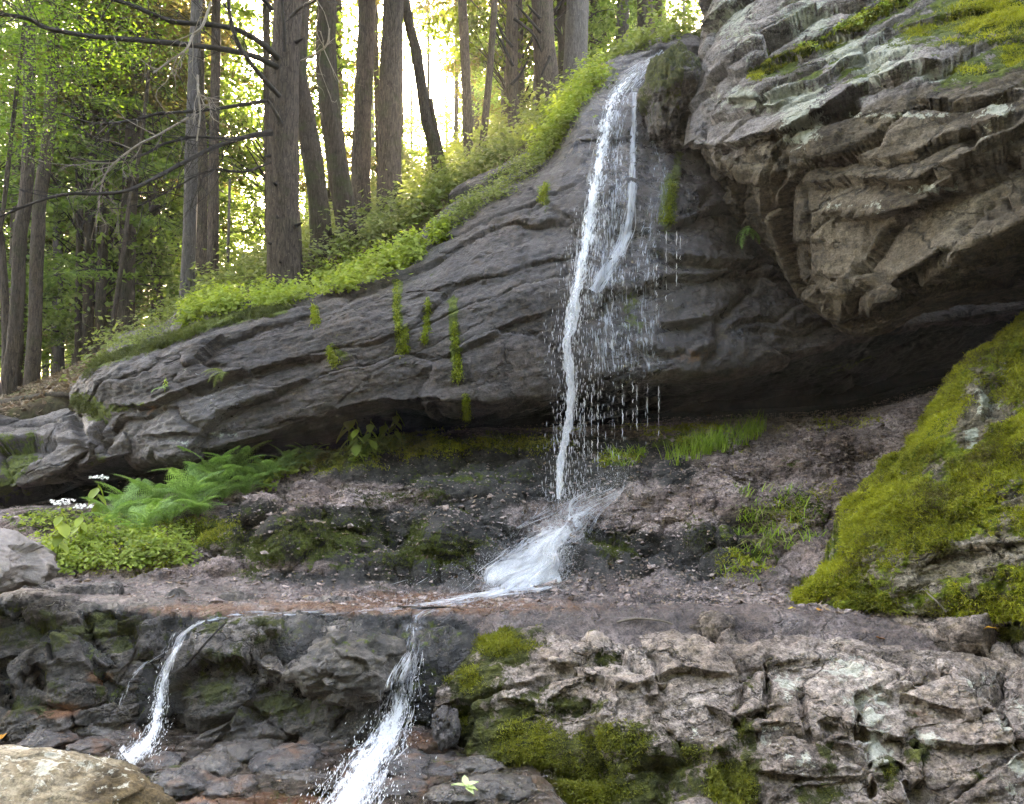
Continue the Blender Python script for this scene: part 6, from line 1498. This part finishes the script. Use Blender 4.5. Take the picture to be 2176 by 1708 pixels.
# ---- fallen leaves and twigs
def flat_leaf(X, Y, size, kind, col, label, rs, names=None, name='fallen_leaf'):
    h = hit(X, Y, names)
    if h is None: return
    mt = leaf_mat('fallen_leaf_' + kind, tuple(c * .7 for c in col), col, .25, None, vary=20)
    if kind == 'maple': R = [1, .5, .85, .42, .75, .3, .25, .3, .75, .42, .85, .5]
    elif kind == 'long': R = [1.5, .6, .4, .34, .4, .6, 1.5, .6, .4, .34, .4, .6]
    else: R = [1, .8, .62, .6, .62, .8, 1.0, .8, .62, .6, .62, .8]
    n = len(R); a_ = np.arange(n) / n * 2 * math.pi
    V = np.stack([np.cos(a_) * R, np.sin(a_) * R, .22 * np.cos(2 * a_ + rs.random() * 3) * np.array(R)], 1) * size; V = np.concatenate([V, [[0, 0, -.06 * size]]])
    V = np.concatenate([V, V * np.array([.97, .97, 1]) - np.array([0, 0, .0015])])
    k = n + 1; f = [[i, (i + 1) % n, n] for i in range(n)] + [[k + (i + 1) % n, k + i, k + n] for i in range(n)]
    o = mesh_np(name, V, [np.array(f)], mt, None, {'tone': np.full(len(V), .5)}, False); o.location = h[0] + np.array([0, -.01, .012])
    o.rotation_euler = (.25 + rs.normal() * .15, rs.normal() * .2, rs.random() * 6); return tag(o, label, 'leaf', 'fallen leaves')
for a in [(1680,1294,.034,'maple',(.75,.58,.10),'pale yellow fallen leaf on the shelf below the mossy boulder'), (1740,1298,.022,'oval',(.55,.26,.06),'small orange leaf right of the pale yellow one'), (1868,1358,.036,'maple',(.55,.26,.10),'crumpled orange brown leaf on top of the pale outcrop'),
          (2095,1336,.036,'long',(.60,.30,.03),'long bright orange leaf near the moss tuft at the right edge'), (110,1288,.026,'oval',(.75,.68,.52),'pale fallen leaf on the left rock step'), (645,1243,.02,'oval',(.72,.60,.45),'small pale leaf on the wet shelf'), (6,1566,.035,'oval',(.75,.32,.04),'orange leaf among the wet stones at the left edge'), (420,798,.02,'oval',(.8,.8,.76),'white speck of a leaf on the crack of the slab')]:
    flat_leaf(*a, rs)
h = hit(990, 1682, None); root = empty('fallen_leaf', h[0] + np.array([0, -.02, .03]), 'pale green five part leaf lying on wet rock at the bottom edge', 'leaf', 'fallen leaves')
mt = leaf_mat('pale_green_leaflet', (.45, .55, .22), (.68, .76, .42), .3, None, vary=20)
for k, (az, L) in enumerate([(1.7, .075), (2.9, .065), (.55, .062), (-.35, .055), (-.9, .06)]):
    d = np.array([math.cos(az), math.sin(az) * .8, .35 * math.sin(az) + .1]); sd = np.array([-d[1], d[0], .1]); t = np.array([0, .25, .6, 1]); wd = np.array([.04, .26, .22, .0])
    C = d[None] * (L * t)[:, None] + np.array([0, 0, 1.])[None] * (-.2 * L * t * t)[:, None]
    V = np.concatenate([C + sd[None] * (L * wd)[:, None] + [0, 0, .006], C, C - sd[None] * (L * wd)[:, None] + [0, 0, .006]]); I = np.arange(12).reshape(3, 4)
    mesh_np('leaflet', V, [np.stack([I[:-1, :-1], I[1:, :-1], I[1:, 1:], I[:-1, 1:]], -1).reshape(-1, 4)], mt, root, {'tone': np.full(12, rs.random())}).matrix_parent_inverse.identity()
def stick(pl, r, mat, label, names, off=.03):
    P = np.array([surf_pt(x, y, names, off) for x, y in pl]); c0 = P[0].copy(); V, q = tube(P - c0, np.linspace(r, r * .5, len(P)), 7, 40, .0015, 40, 6, 1.0, .1)
    o = mesh_np('fallen_twig', V, [q], mat); o.location = c0; tag(o, label, 'twig')
stick([(845,1289),(900,1291),(945,1290),(985,1296)], .007, M_TWIG, 'thin dark twig lying in the shallow water of the shelf', ('bank',))
stick([(1310,1322),(1350,1314),(1400,1318),(1430,1326)], .006, M_TWIGL, 'pale bent twig on the mossy rim of the outcrop', ('bank', 'rock_outcrop44.0'))
stick([(395,1415),(420,1385),(450,1352),(480,1322)], .006, M_TWIG, 'slanting twig across the top of the narrow small cascade', ('rock_step33.0', 'bank'), .06)
stick([(2010,1300),(1990,1278),(1968,1258)], .004, M_TWIGL, 'straw coloured twig below the mossy boulder', None)
stick([(0,858),(60,846),(120,838),(165,845)], .05, M_BARKD, 'mossy fallen log on the woodland floor at the left', ('hill',), .05)

# ================================================================ damp air between the trees
if HAZE > 0:
    hv = np.array([(x, y, z) for x in (-95, 95) for y in (-8, 95) for z in (-22, 48)], float)
    hv = np.array([(-95, -8, -3.5), (95, -8, -3.5), (95, 110, -3.5), (-95, 110, -3.5), (-95, -8, 62), (95, -8, 62), (95, 110, 62), (-95, 110, 62)], float)
    hf = np.array([(0, 3, 2, 1), (4, 5, 6, 7), (0, 1, 5, 4), (1, 2, 6, 5), (2, 3, 7, 6), (3, 0, 4, 7)])
    b = NB('haze'); vn = b.n('ShaderNodeVolumePrincipled'); vn.inputs['Density'].default_value = HAZE; vn.inputs['Anisotropy'].default_value = .25; vn.inputs['Color'].default_value = (.93, .92, .88, 1)
    b.ln(vn.outputs[0], b.out.inputs['Volume'])
    tag(mesh_np('haze', hv, [hf], b.m, None, None, False), 'thin pale haze in the woods', None, None, 'stuff')
